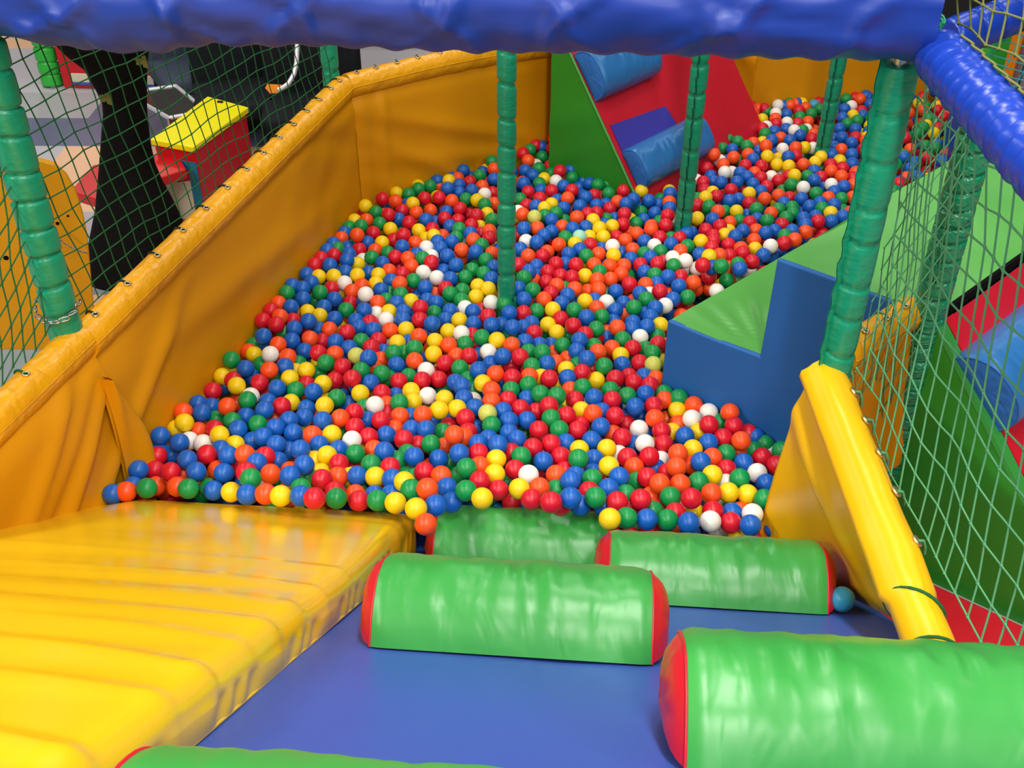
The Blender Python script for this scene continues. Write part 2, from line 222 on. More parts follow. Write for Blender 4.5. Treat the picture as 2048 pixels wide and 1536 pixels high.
BALL_TEXT = """
@150,780
B240,1090 G385,1070d O525,1040 B595,985d G735,1005 O830,985d O1045,990d G1160,1010 G1370,1000d B1420,1030 Y1600,1045 B1765,1070
B650,820 R845,675 R820,820d R980,840 B1240,835 R1350,660 B1150,715 B1070,540 B875,470 B770,600d B990,660d W1170,520d W1310,550d
Y1120,335 Y990,390d O1095,220 B1300,235 B1200,130d O1265,420d Y1480,460 R1430,400d G1445,300d O1560,170 R1410,10 Y1310,90d B1400,170d G1765,105
W1800,65d G1610,320d B1670,400 B1750,270d B1820,520d Y1640,560d O1740,660 B1570,670 B1490,610d R1755,840 O1460,820d B1525,850 G1800,905
@500,780
B150,205 B185,120d R325,165 Y420,130d O260,290d G80,350 B260,385 B135,480 B270,560 B400,310 B555,280 B580,190d B445,440 B400,620d B515,610 O640,460
B745,315 Y765,160 G890,80 Y1130,35 B650,20 G470,0 B1010,145d R1070,230 O925,290 R1075,380 B1200,310d W1280,155 G1170,180d R1340,310 R1400,240d
O1400,150d G1530,130 B1490,60d R1350,30 O1535,270 B1640,270d Y1670,120 Y1650,10 W1820,60 O1770,255 G1790,165d Y840,455 B710,560 B905,610 W1045,515
R1215,480 B1395,460 O1480,400d R1575,505 B1655,400 B1800,405 B1870,360d Y790,670 Y660,720d R910,755 G1080,655 O1270,610d B1375,630 G1240,760 R1435,790
G1510,720d B1680,685 G1610,650d R1720,560d R1785,840 R155,680 B70,745 O210,860 O410,830d B410,880 B555,770 B285,730d G590,890d Y730,850d R735,915
O900,890 R1050,790d Y1030,890d B1100,880 Y1285,890 B1455,910 G1600,880d Y1580,940 G1690,900d G1650,1020 O1815,1010 O160,1065 Y315,1085 O400,1020d
G520,1010d B520,1085 R660,1110 R870,1040d G885,1110 O1080,1070d R1115,1135 B1275,1080d G1305,1130 B1450,1070d Y1490,1155 Y1700,1215 R1760,1130d O1800,1375
@850,780
Y145,205 Y200,90 Y330,190 B400,85 W490,110d B510,180 B240,290d R415,285 R245,370d O300,460 O400,480d R440,430d B520,390d G180,430d G60,555 O200,580d
B350,650 B140,705 G250,750d O680,115 O680,0 P640,240 G680,360 B800,215 R850,100 R975,190 B1045,310 B860,315 B860,440d B940,505 B650,500d B745,560
B545,550d R550,645 G880,0 B1045,90d G1180,40 G1350,60 R1270,160 R1140,220d R1165,410 G1290,290 G1375,405 G1420,380d R1450,260 R1535,100 Y1600,210
O1720,240 B1730,75 B1810,220d R1560,410 R1590,360d B1800,375 B1440,540d R1105,590 R1290,550 R1390,680 B1210,730 Y730,710 O560,780 G425,800 R880,640d
G985,680 R920,815 W1060,870 Y715,860 R560,930 G340,880d G420,1030 B225,1000 O165,880 B110,1180 B270,1150d Y585,1110 R750,1025 G840,940d Y965,1010
O1170,1000 R890,1150d R1090,1120 R1290,1150 R1230,860d O1340,870 R1430,830d B1490,930 B1540,880d O1600,840d G1340,1020d B1490,1105 R1680,1040 G1710,910
G1745,1100 B1590,1180d B1720,850d Y1580,610 B1705,515 G1570,705 B1730,705 B985,1150d R1390,1180d B1830,1190d
@1200,780
R125,100 G280,60 B465,40 O660,100 R550,160 B360,170 R155,265 B290,270d B420,280d O560,290 O680,300d G840,50 Y790,210 O970,145 W1185,160 O1330,230
O1450,205 R1670,290 R1080,260d W940,295 O800,350d R1115,355 G1240,320d R1370,370 O1530,350d B1610,460 G1815,415 R1965,510d W400,400 R270,350d R630,420
Y740,430d B870,470 Y1010,430d R225,485 O130,450d Y70,600 W190,660d W460,550 B350,560d R650,550 Y950,605 B1110,540 R1260,490 O1445,520 O800,650 O1150,690
G1290,650 G1570,620d O1410,640d R1660,690 W1770,570d G1860,620 R1805,770 B1470,745 R1295,810 B1030,735 O950,770d O785,790 R505,680 R280,690 W620,720d
O350,790 B570,800d R485,895 Y90,780 B195,890 R60,890d B85,1010 G370,940d O610,960 O820,965 R690,850d G1010,940 Y1150,870 G1430,905 W1610,850 B1700,960
Y1840,960d O1140,1060 Y1315,1050 Y1510,1070 W1290,960d R935,1110 G720,1095 R175,1145 G260,1070d R415,1120 O520,1090d G1680,1120 W1820,1130d W840,1210d
R1155,1240 B1040,1220d W1560,1270 O1440,1250d B1350,1260d B1770,1250d Y970,1260d R770,1260d R630,1220d G540,1240d G270,1310 Y100,1320 R330,1240d
B480,1325 G690,1330 B910,1360 W1130,1345 R1340,1360 B1540,1385 G1660,1390d B1790,1420 Y1420,1500d R1540,1500d
@400,540
B1060,40 B1140,130 B880,150 B1050,190 G890,235 B810,230d Y1215,70 Y1370,65 B1490,20 W1480,135 R1345,190 G1230,230 Y1440,230d O1555,220 O755,335 R690,410
R595,510 O820,480 R780,560 R950,520d B930,380 B1055,295 G1180,310d B1375,300 Y1100,430 Y1225,470 B1270,380 B1110,525 G1495,410 R1540,340d B965,600
B1380,500 O1325,610 R1505,640 B1220,610d Y1430,590d G490,655 B650,680 G405,745 O470,830 Y555,865 B620,770d W720,865 O800,765 B940,725 O1125,705 B1070,830
R1250,730d R1210,850 O900,890 G860,650d B1390,735 B1530,800 O1385,860 G320,920 B465,1010 O710,1025 G625,970d B870,990 G1010,960d Y1090,1030 G1290,950
R1460,990 Y230,1090 Y340,1020d R340,1130 Y375,1185 B520,1090d R610,1155 B160,1170d Y920,1110 Y980,1040d G980,1205 B790,1210 Y1260,1165 G1210,1060d
R1380,1130 R1560,1110 R1090,1170d
@700,540
Y75,55 B190,30 O120,160 W190,115d Y265,140 B315,205 W160,250 Y290,50 O400,10 B420,110 O510,140 R535,40 G650,110 W750,25 W890,80 B770,180 R640,205d
R980,190 B1030,90 G1180,75 B960,10d G1250,0 G1370,35 R1270,80d B1450,90 Y1310,165 Y1415,195 Y1290,275 W1445,335 G1025,245 G1150,210 O870,250d G520,250
G400,240d O285,335 G370,310d B480,340 B140,330d B145,415 Y400,430 W270,450d W370,510 R205,540 B60,520 B90,590 B240,615 O410,620 Y625,320 B700,270d
R720,385 B790,310d B880,335 G1000,330d G1140,310 W1180,390 B1025,420 B1260,425 R1340,410d R1415,475 G1580,350 B550,430 B540,510 R715,510 B840,550
G860,440d B980,510 Y1120,515 B1265,550 R1350,540d B1450,565 B1550,560d Y575,610 O705,680 B820,650d Y1005,630 W1140,650 G1350,690 R1250,670d Y1505,720
G115,730 R290,720 R215,795 Y485,745 B600,740d Y870,730 O1010,770 G1175,760 R1280,760d G445,850 G660,800 G550,850d P65,880 B190,900 B340,840d Y855,860
O1090,880d R1220,880 W1415,840 B1330,870d B1565,885 O660,930 R975,955 B790,920d O310,920d O250,990d G115,1030 B475,970 G325,1060 R500,1140 G600,1090
W780,1030 R740,1130 G1125,1005 R910,1120 B1315,1025 O1490,1065 B1440,960d G1210,1120d B1080,1150 B1145,1190 Y1360,1160 O1450,1215 B210,1155 G400,1110d
B1550,1140d G1250,1230d G960,1230d
@1000,540
G245,80 O345,110d G335,205 B245,300 B190,190d R475,125 O580,160 R520,235 O450,300 B370,60d R490,20 R620,60 R735,75 Y870,60 P860,105 O995,100 O1130,95
G1020,20 O1240,40 R1325,145 O765,195 B690,260 O1010,200 O900,220d G660,190d B1185,220 B1435,240 Y870,320 B970,310d B630,340 Y540,405 O680,430d G760,410
R620,500 W1090,330 G1130,370d B1180,415 O990,390 G1040,480 B885,485 R750,570 B1265,340 G1370,385 G1495,300 W1530,250d R1635,220 B1600,140 G1585,50
B1720,70 B1480,20 O1490,150 B1830,165 O1980,130 R1850,70d B1770,300 G1920,280 W1690,365 B1590,390 B1480,450d B1540,480 O1275,470d B1360,540 B1350,600
B1505,580 Y1640,565 W1435,690 B1160,530d O1200,590 O1090,640d G985,605 R870,660 R985,700d B1090,700d O1130,720d G1255,710 B815,720 G690,670d Y580,640
G490,640d Y490,560 R350,645 B240,590 B130,590 B320,545d R240,440 G375,420 B95,440 G130,350d O120,770 B255,735 G105,670d B400,770d G290,840 G430,845
B520,770d G640,775 B785,830 B890,910 G960,780d O1000,840 O1145,800 R1360,800 Y1235,875 B1250,970 R1430,950 G1560,850 R1620,760 G1490,810d P1570,970
G1610,680d R205,890 O560,850d O690,910d G325,985 B480,960 O570,950d Y680,1020 G800,970d R840,1050 R940,1010d G1065,985 G1340,1030d B1475,1090 R1180,1110
R1320,1090d R1370,1150 R1535,1180 O1630,1130 G1730,1220 R125,1100 O300,1090 Y420,1100d R505,1110 B690,1105 Y985,1130d R985,1160 G290,1175 G120,1215
G845,1200 G1130,1230 Y600,1180d O720,1230d R110,980d
@600,300
Y1790,140 G1965,120 O1985,195 B1655,200 G1890,190d B1870,230d B1345,280 B1510,260 G1740,230d G1835,265 O1615,290 B1720,270d Y1525,315 G1330,370 Y1170,345
B1420,320d G1210,400 Y975,435 G1110,455 R1740,330 B1630,360 R1895,340d B1985,300 O1865,375 O1710,380d B1760,415 B1510,395 O1420,370d W1890,455 R1970,440
R1275,495 R845,500 O975,525 Y1155,550 B1100,560d R1425,490d B1420,530 B1630,440d O1555,520 G1700,505 Y1815,515 G1890,560 O1985,550 G1770,575d Y670,575
G775,640 B870,580d R635,660d R1045,620 R905,665 O1190,640 O1335,620 B1500,635d R1640,600 R1985,600d Y1915,655 G1970,715 R1810,670 R1740,660d Y535,720
O680,720 G625,780 B1010,710d G815,755 R1115,745 B1290,715 B1385,740d R1480,700 R1620,720 B1535,780 R1755,770 G475,790 B345,835 O425,905 O585,870 R750,850
Y925,810 R1060,870 Y1215,825 R1355,810 Y1370,880 Y1290,910d O1460,880d G1630,810 B1745,855 O1940,830 Y1845,790d R1940,900 R1850,860d O1775,920 B260,950
B225,1020 G385,1010 R605,1020 B690,950d Y840,950 O1180,950 B1045,990 R960,920d B1410,940 B1440,1005 B1555,940 G1600,900d W1295,1000 O1655,1025 G1860,975
B1800,1040 O1965,1060 R350,1080 B490,1000d B500,1070 B480,1130 O770,1030 G735,1100 W645,1130d G900,1055 R975,1095 O1105,1110 B1195,1070 G1255,1110
W1345,1090 B1510,1085 R1345,1150 O1640,1110d R215,1110 R150,1175 B305,1180 B460,1220 G1905,1125 G1770,1190 B1600,1180 Y590,1170d B845,1160 O1140,1190
O930,1220 B1985,1200 B1480,1210d
@980,260
R415,130 O650,95 B530,170 R635,190 W740,175 G410,205 R340,240 O850,215 O765,255 G535,275 G655,305 O390,315 Y865,310 B970,275 Y785,365 G905,375 G1055,345
G500,395 R615,370 W470,360d B360,415 B440,465 R715,420 B825,415 W990,425 O1110,410d G1185,440 G615,450d Y555,500 O735,480d G840,490 W675,525 G1090,490d
B1275,475 B345,545 G505,550 Y620,570d B950,530d B1020,550 G1105,565 G1215,555 R1345,545 B755,575 R840,620 B910,590d R390,635 B520,620 R630,625 G720,650d
R1365,625 G1215,650 Y1550,625 R510,700 B980,690 R1065,670 O795,700 B690,720d G310,710 Y630,760 R375,770 B470,780 Y560,800 B920,780 B755,800 B1090,770
O1305,735 B1470,710 B1395,755 B1625,725 B1510,790d R1225,805 B1185,760d R1130,690d O335,865 P455,890 G675,850 G560,880 B630,920 O890,895 R1000,860 R1090,850
Y1055,925 R1375,860 G1545,840 B1690,850 G1740,710d B1845,650 O1835,740 B1725,760d B1840,800 R1820,875 G760,930d B550,960d O485,1005 B345,1010 O740,990
B845,1010 B980,995 Y1120,1005 B1170,970d Y1250,985 G1185,915d B1275,910d R1360,965 G1495,955 B1570,920 G1740,940d R1800,975 O1650,1015 B1830,1010 O1995,965
B630,1040 B555,1080 G770,1100 M915,1095 Y1015,1095d Y1160,1095 R1290,1095 G1300,1050d O1420,1050d O1500,1060 O1385,1130 B1580,1140 R1740,1100 G1850,1110d
R1940,1110 B2010,1060 W370,1140 B480,1150 O705,1175 Y870,1165 R1025,1175 B1140,1220d W1255,1190 O1460,1225 W1685,1185 B1855,1170 O1950,1240 G2020,1190
B310,1220 O390,1290 O585,1250 R540,1290 B920,1225 B805,1270 G985,1290 Y1265,1285 O1110,1270 B1350,1260d G1580,1265 G1745,1245 B1640,1305 B1440,1320
W1870,1310 W2000,1340 G1880,1390 R675,1370 B770,1370 R880,1380 B475,1395 R290,1380 O1065,1380 O1225,1390 O1370,1390 R1540,1380 B1595,1420 R1715,1370
R1780,1350d B400,1450
@1340,300
R375,185 W560,230 W630,230d O545,150 B590,110d O650,75 W510,110d O450,45 G710,110d B850,95 O800,45 R770,160 R935,165 Y995,65 Y1105,90d Y1095,150 Y1215,165
B1210,70 R1290,60 B1085,30d R1050,190d B720,235 O865,235 B790,275 R930,285 W1035,275 W1140,230d R1110,315 R1210,270d Y1275,260 B415,270d B440,325 B525,335
B685,330 R340,330 R350,410 B850,350 R990,375 G1240,355 W1365,385 G1405,270 B1475,215 Y1485,125 Y1545,70 O1365,150 R1320,190d B1475,310 R1545,280 R1645,150
O1650,215 O1755,270 Y1735,110 R1765,185 B1655,45 B1860,45 B1865,140 O1900,230 B1880,240d W1650,355 R1650,270d R1870,285 O1880,355 B1580,390d B1780,375
B1680,430 G1495,445 O1560,420d O1620,490 G1755,500 O1870,485 Y435,435 Y365,485 R475,475 R625,410 B610,520 B700,505 R810,545 Y810,445 B930,425 O970,500
O1110,465 B1345,500 R1220,490d G1150,420d B1165,545 G400,580 G280,500d R280,565 O490,630 G560,630d Y680,630 G885,605 G1110,610 G1250,590 G1255,650
O1035,650 B1430,580 B1535,540 B1680,560 G1555,600 Y1645,645 G1760,620d O1850,640 B1770,680 Y280,700 G310,650d B435,710 R510,780 O610,745 G705,725 R815,745
B790,670d B890,710d G995,725 G1190,695 R1145,765 B1370,640d B1365,700 B1385,765 R1515,730 B1490,680d B1650,730 O170,770 B215,850 R365,820 Y560,870 Y600,830d
B745,830 B670,885 O880,825 B980,850 B1070,830 G1175,880 B1250,830 G1240,790d O1385,840 Y315,935 R440,880 R440,930 R95,910 G210,990 R425,1000 R595,970
O725,1010 O860,925 R745,1055 Y870,1015 W1030,985 R1170,955 O1275,920 B955,1080 B305,1065 Y400,1090 O505,1080 R605,1085 R840,1145 G695,1170 W170,1135
R335,1180 G525,1190 B715,1220 O600,1210d B430,1200d O105,1040 B560,1150d
@1400,140
B815,190 Y920,235 B1030,205 B1150,215 B1215,215 B725,250 B530,290 W545,300d R620,300 R535,350 O640,345 R780,265 W785,350 O895,275 R1060,260 B1095,295
G870,310 O920,360 B995,345 R1185,310 R1260,290 C1165,360 O1080,385 G1225,400 G1140,450 O550,440 O470,400 R1010,415 G680,430 W775,445 Y635,505 B885,455
G1020,480 Y800,475d O770,500 R780,550 W890,540 O1105,530 R1000,550 W680,580 R640,600 G665,655 B760,630 B880,605 W965,620 G1050,620 W1090,610d B1025,670
O825,695 B735,720 B920,720 O1165,660 R1145,705 G285,715 G385,735 B130,755 G230,805 O545,750 G480,780 O675,775 Y640,740d G585,790d W845,810 O980,795
Y1070,795 W1155,800 B330,815 G1475,190 R1550,210 B1645,225 B1785,215 O1640,300 G1490,290 R1540,250 B1720,280 G1815,300 W1550,370 B1480,400 B1740,350
R1650,420 B1665,465 Y1565,465 W1775,455 B1460,490 G1510,550 G1610,520 B1615,550 Y1740,570 G1750,500 B1430,600 B1590,605 B1730,630 R1590,690 Y1705,690
O1695,725 B1455,690 B1365,700d B1550,745 B1370,785 O1445,815 R1675,810 B600,830d
"""
SU = V(math.sin(math.radians(128)), math.cos(math.radians(128)), 0); SN = V(SU[1], -SU[0], 0)
SE = V(math.sin(math.radians(46.5)), math.cos(math.radians(46.5)), 0)

# ---------------------------------------------------------------- shared builders
def sleeve_rows(base, top, r, step, seed, pinch=0.09, seg=18):
    rnd = random.Random(seed); base = V(*base); top = V(*top); L = np.linalg.norm(top-base); rows = []
    z = 0.0; cuts = [0.0]
    while z < L: z += step*rnd.uniform(0.8, 1.2); cuts.append(min(z, L))
    ax = unit(top-base); ux = unit(np.cross(ax, V(0.3, 1, 0))); uy = np.cross(ax, ux); ph = rnd.uniform(0, 6)
    for a, b in zip(cuts[:-1], cuts[1:]):
        if b-a < 0.004: continue
        for k in range(12):
            q = k/12; bul = 1-pinch*2.4*(abs(2*q-1)**12)-0.02*abs(2*q-1)**2
            rr = []
            for j in range(seg):
                th = 2*PI*j/seg; tilt = 0.18*r*math.sin(th+ph+a*3)
                w = 1+0.025*math.sin(3*th+a*40)*(abs(2*q-1)**2)
                rr.append(base+ax*(a+(b-a)*q+tilt)+(ux*math.cos(th)+uy*math.sin(th))*r*bul*w)
            rows.append(rr)
    return rows
def post(name, foot, r, z0, z1, label, step=0.1, m='teal', seam_dir=None, seed=1, group=None, cat='post', pinch=0.09, laces=0, stitch='cord_black'):
    t = thing(name, label, cat, (foot[0], foot[1], z0), group)
    rows = sleeve_rows((foot[0], foot[1], z0), (foot[0], foot[1], z1), r, step, seed, pinch)
    b = MB(); b.grid(rows, False, True); b.add(rows[0], [tuple(range(18))]); b.add(rows[-1], [tuple(range(18))]); b.build('foam_sleeve', m, t)
    b = MB(); b.tube([(foot[0], foot[1], z0-0.001), (foot[0], foot[1], z1+0.02)], r*0.55, 12); b.build('steel_pole', 'steel', t)
    if seam_dir is not None:
        d = unit(seam_dir); b = MB(); P = []
        n = int((z1-z0)/0.02)
        for i in range(n+1):
            z = z0+(z1-z0)*i/n; w = r+0.012+0.003*math.sin(i*1.7+seed)
            P.append([V(foot[0], foot[1], z)+d*q+np.cross(d, V(0, 0, 1))*0.002*math.sin(i*2.1) for q in (r*0.9, (r*0.9+w)/2, w)])
        P2 = [[p+np.cross(d, V(0, 0, 1))*0.004 for p in row] for row in P]
        b.grid(P); b.grid(P2); b.build('seam_flap', m, t)
        b = MB()
        for i in range(0, n-2, 3):
            z = z0+(z1-z0)*(i+0.6)/n
            c = V(foot[0], foot[1], z)+d*(r+0.003); sd = np.cross(d, V(0, 0, 1))*0.006
            b.tube([c+sd*1.0, c+sd*1.2+V(0, 0, 0.022), c+sd*1.0+V(0, 0, 0.024)], 0.0012, 5)
        b.build('stitching', stitch, t)
    return t

def half_roll(name, label, cat, c0, axis, L, d, n, r, hk, mcov, mend, group, seed, dome=0.036, wr=0.004, sq=0.85, taper=0.0):
    """a padded half round: base centre line from c0 along axis, d = base direction, n = out of the base"""
    t = thing(name, label, cat, c0+axis*L/2, group)
    axis = unit(axis); d = unit(d); n = unit(n); b = MB(); nu, nv = 60, 36; rows = []
    def prof(th, k=1.0):
        x = -math.copysign(abs(math.cos(th))**sq, math.cos(th)); y = abs(math.sin(th))**sq
        return d*x*r*k+n*y*r*hk*k
    def outl(th, s):
        p = c0+axis*s+prof(th)
        e = min(s, L-s)/L
        w = wr*(noise.noise(Vector((s*16+seed, th*2.2+s*9, seed*3.1)))+0.6*noise.noise(Vector((s*45, th*1.4+s*18, seed+7))))*math.sin(th)**0.5
        top = gauss(th-1.25, 0.22)*0.0045*math.sin(s*95+3*math.sin(s*31+seed))*math.sin(PI*s/L)
        pin = -0.006*gauss(e, 0.02)
        return p+(d*-math.cos(th)+n*math.sin(th))*(w+top+pin)
    for i in range(nu+1):
        s = L*i/nu
        rows.append([outl(PI*j/nv, s) for j in range(nv+1)])
    b.grid(rows); b.add([rows[0][0], rows[0][-1], rows[-1][-1], rows[-1][0]], [(0, 1, 2, 3)])
    b.build('vinyl_cover', mcov, t)
    for s0, sg in ((0.0, -1), (L, 1)):
        b = MB(); R = []; ring = [outl(PI*j/nv, s0) for j in range(nv+1)]; cen = c0+axis*s0+n*r*hk*0.38
        for k in range(9):
            q = k/8; bulge = dome*(1-q**3.0)**0.78 if q < 1 else 0
            R.append([cen+(p-cen)*q*(1.0 if q < 1 else 1.0)+axis*sg*(bulge+0.003*noise.noise(Vector((q*5, j*0.4, seed)))*(q < 1)) for j, p in enumerate(ring)])
        b.grid(R)
        # close along the base
        b.add([R[k][0] for k in range(9)]+[R[k][-1] for k in range(9)], [(k, k+1, 10+k, 9+k) for k in range(8)])
        b.build('end_panel', mend, t)
        b = MB(); b.tube([p+axis*sg*0.001 for p in ring], 0.0022, 6); b.build('piping', mend, t)
    return t

def eyelet(parent, c, nrm, tang, r=0.011, lace=None, mlace='cord_black'):
    nrm = unit(nrm); tang = unit(tang-nrm*(tang@nrm)); s = np.cross(nrm, tang)
    b = MB(); b.tube([c+nrm*0.002+(tang*math.cos(2*PI*k/14)+s*math.sin(2*PI*k/14))*r*0.8 for k in range(14)], r*0.3, 6, closed=True)
    e = b.build('eyelet', 'brass', parent)
    b = MB(); b.add([c+nrm*0.0015]+[c+nrm*0.0015+(tang*math.cos(2*PI*k/12)+s*math.sin(2*PI*k/12))*r*0.6 for k in range(12)], [(0, k+1, (k+1) % 12+1) for k in range(12)])
    b.build('hole', 'black', e)
    if lace is not None:
        b = MB(); b.tube(lace, 0.0032, 6); b.build('lacing_cord', mlace, parent)

def wall_run(name, label, A, B, zA, zB, out, disp, eyes, group, rail_r=0.05, ns=80, nz=36, zbot=ZF, lacem='cord_black', wob=0.006, seed=0, rail_ext=0.0, hump=0.0):
    """a padded sheet hung from a padded rail between two plan points"""
    A = V(*A); B = V(*B); out = unit(out); L = np.linalg.norm(B-A); T = (B-A)/L
    t = thing(name, label, 'padded wall', ((A+B)/2)[:2].tolist()+[zbot], group)
    b = MB(); rows = []
    for i in range(ns+1):
        s = i/ns; zt = zA+(zB-zA)*s+hump*math.sin(PI*s)-rail_r*1.15; row = []
        for j in range(nz+1):
            q = j/nz; z = zbot+(zt-zbot)*q
            off = disp(s, (z-zbot)/(0.5-zbot), L)
            if q > 0.9: off = off*(1-(q-0.9)*10)-0.02*(q-0.9)*10
            row.append(A+T*L*s+V(0, 0, z)-out*off)
        rows.append(row)
    b.grid(rows); rows2 = [[p+out*0.006 for p in row] for row in rows]; b.grid(rows2); b.build('vinyl_sheet', 'wall_yellow', t)
    b = MB(); rows = []
    n = max(20, int(L/0.02))
    for i in range(n+1):
        s = i/n; c = A+T*(L*s+(s-0.5)*2*rail_ext)+out*rail_r*0.75+V(0, 0, zA+(zB-zA)*s+hump*math.sin(PI*s)-rail_r)
        rows.append([c+(out*math.cos(th)+V(0, 0, 1)*math.sin(th))*(rail_r*(1+0.05*noise.noise(Vector((s*L*14, th*0.8, seed)))+0.04*noise.noise(Vector((s*L*40, th*2, seed+5)))))
                     for th in [2*PI*k/20 for k in range(20)]])
    b.grid(rows, False, True); b.add(rows[0], [tuple(range(20))]); b.add(rows[-1], [tuple(range(20))]); b.build('padded_rail', 'rail_yellow', t)
    b = MB(); b.tube([A+T*L*s+out*rail_r*0.75+V(0, 0, zA+(zB-zA)*s+hump*math.sin(PI*s)-rail_r)+(-out*math.cos(0.15)+V(0, 0, 1)*math.sin(0.15))*(rail_r*1.02) for s in np.linspace(0, 1, 40)], 0.0016, 5); b.build('seam_stitching', 'rail_yellow', t)
    for s in eyes:
        c0 = A+T*L*s+out*rail_r*0.75+V(0, 0, zA+(zB-zA)*s+hump*math.sin(PI*s)-rail_r); th = 1.75
        nr = out*math.cos(th)+V(0, 0, 1)*math.sin(th); c = c0+nr*rail_r*1.02
        lace = [c+nr*0.002]
        for k in range(1, 6):
            a2 = th-k*0.25; lace.append(c0+(out*math.cos(a2)+V(0, 0, 1)*math.sin(a2))*rail_r*1.07+T*0.006*k)
        eyelet(t, c, nr, T, 0.010, lace, lacem)
    return t

def net(name, label, org, v1, v2, inside, m, r=0.0022, n1=(-60, 60), n2=(-60, 60), sag=None, kr=2.0):
    """knotted netting: lattice org + i*v1 + j*v2 kept where inside() says so"""
    b = MB(); kn = MB(); ok = {}
    for i in range(n1[0], n1[1]):
        for j in range(n2[0], n2[1]):
            p = org+v1*i+v2*j
            jit = V(noise.noise(Vector((i*0.37, j*0.41, 1.3))), noise.noise(Vector((i*0.43, j*0.31, 5.3))), noise.noise(Vector((i*0.39, j*0.35, 9.3))))*np.linalg.norm(v1)*0.22
            if inside(p): ok[i, j] = p+jit+(sag(p) if sag else 0)
    for (i, j), p in ok.items():
        for q in ((i+1, j), (i, j+1)):
            if q in ok:
                a, c = p, ok[q]; mid = (a+c)/2
                b.tube([a, c], r, 5, cap=False)
        u = r*kr; b.add([p+V(u, 0, 0), p-V(u, 0, 0), p+V(0, u, 0), p-V(0, u, 0), p+V(0, 0, u*1.3), p-V(0, 0, u*1.3)],
                        [(0, 2, 4), (2, 1, 4), (1, 3, 4), (3, 0, 4), (2, 0, 5), (1, 2, 5), (3, 1, 5), (0, 3, 5)])
    o = b.build(name, m); return tag(o, label, 'safety net')

# ---------------------------------------------------------------- the hall
def slab(name, x0, x1, y0, y1, z0, z1, m, kind='structure'):
    b = MB(); b.box(((x0+x1)/2, (y0+y1)/2, (z0+z1)/2), (1, 0, 0), (0, 1, 0), (0, 0, 1), (x1-x0)/2, (y1-y0)/2, (z1-z0)/2)
    return tag(b.build(name, m, smooth=False), kind=kind)
slab('floor', -9, 9, -5, 14, ZF-0.1, ZF, 'tiles')
slab('ceiling', -9, 9, -5, 14, 4.2, 4.3, 'ceiling')
slab('wall_back', -9, 9, 14, 14.2, ZF, 4.2, 'hall_dark')
slab('wall_left', -9.2, -9, -5, 14, ZF, 4.2, 'hall_grey')
slab('wall_right', 9, 9.2, -5, 14, ZF, 4.2, 'hall_grey')
slab('wall_front', -9, 9, -5.2, -5, ZF, 4.2, 'hall_grey')

# ---------------------------------------------------------------- left yellow walls
def dirout(A, B): d = unit(V(*B)-V(*A)); return V(-d[1], d[0], 0)
o1 = dirout(LF, BF)
def disp_long(s, z, L):
    d = 0.0
    d += 0.022*math.sin(2.2*s*L+3.5*z+0.6)*z*(1-z*0.5)
    d += 0.014*noise.noise(Vector((s*L*2.2, z*1.6, 2.0)))+0.006*noise.noise(Vector((s*L*5-z*3, z*4, 4.0)))
    d += 0.016*gauss(z-0.62+0.25*(s-0.4), 0.07)*gauss(s-0.45, 0.35)
    d += 0.02*gauss((z-0.55)-(s-0.08)*1.4, 0.05)*gauss(s-0.12, 0.14)
    d += -0.014*gauss((z-0.8)+(s-0.9)*1.2, 0.06)*gauss(s-0.85, 0.16)
    return d
yw1 = wall_run('padded_wall_panel', 'long yellow vinyl wall along the open side of the ball pit, laced to the net', LF, BF, 0.475, 0.535, o1, disp_long,
               [0.04, 0.13, 0.22, 0.305, 0.385, 0.465, 0.54, 0.61, 0.68, 0.745, 0.81, 0.87, 0.93, 0.975], 'yellow padded walls', seed=1)
o2 = dirout(BF, EF)
def disp_back(s, z, L):
    d = 0.012*noise.noise(Vector((s*L*3, z*2, 12.0)))
    for k, (zz, sl, a) in enumerate(((0.86, -0.55, 0.016), (0.74, -0.9, 0.014), (0.6, -0.35, 0.012), (0.5, -0.75, 0.012))):
        d += a*gauss(z-zz-sl*s, 0.045)*gauss(s-0.45, 0.4)
    d += 0.012*gauss(s-0.03, 0.03)+0.010*gauss(s-0.12, 0.02)
    return d
yw2 = wall_run('padded_wall_panel', 'short yellow vinyl wall with diagonal creases, between the wall bend and the green-sided wedge', BF, EF+unit(EF-BF)*0.10, 0.535, 0.465, o2, disp_back,
               [0.04, 0.12, 0.21, 0.30, 0.40, 0.52, 0.66, 0.8], 'yellow padded walls', seed=2, hump=0.02)
o0 = dirout(NF, LF)
def disp_near(s, z, L):
    d = 0.02*noise.noise(Vector((s*L*3, z*2.2, 22.0)))
    for (zz, sl, a) in ((0.9, 0.9, 0.02), (0.62, 0.9, 0.022), (0.35, 0.8, 0.018), (0.75, 0.7, 0.014)):
        d += a*gauss(z-zz-sl*(s-0.9)*L, 0.05)
    return d+0.01*z
yw0 = wall_run('padded_wall_panel', 'yellow vinyl wall end beside the slide, its flap folded near the chained post', NF, LF, 0.60, 0.49, o0, disp_near, [0.42, 0.56, 0.70, 0.83], 'yellow padded walls', seed=3, lacem='net_dark')
# loose corner flap: a curved lap of the same sheet
b = MB(); rows = []
for i in range(25):
    q = i/24; z = 0.34-0.60*q; row = []
    for j in range(9):
        w = j/8; wd = 0.004+0.125*math.sin(PI*(0.02+0.96*q)**1.15)**0.8
        base = LF+V(0, 0, z)+unit(BF-LF)*(-0.03+wd*w)-o1*(0.022+0.03*math.sin(PI*w)**0.8+0.010*math.sin(q*9+w*3)*w+0.008*math.sin(w*7+q*5))
        row.append(base)
    rows.append(row)
b.grid(rows); b.grid([[p+o1*0.012 for p in r] for r in rows]); b.build('corner_flap', 'wall_yellow', yw0)

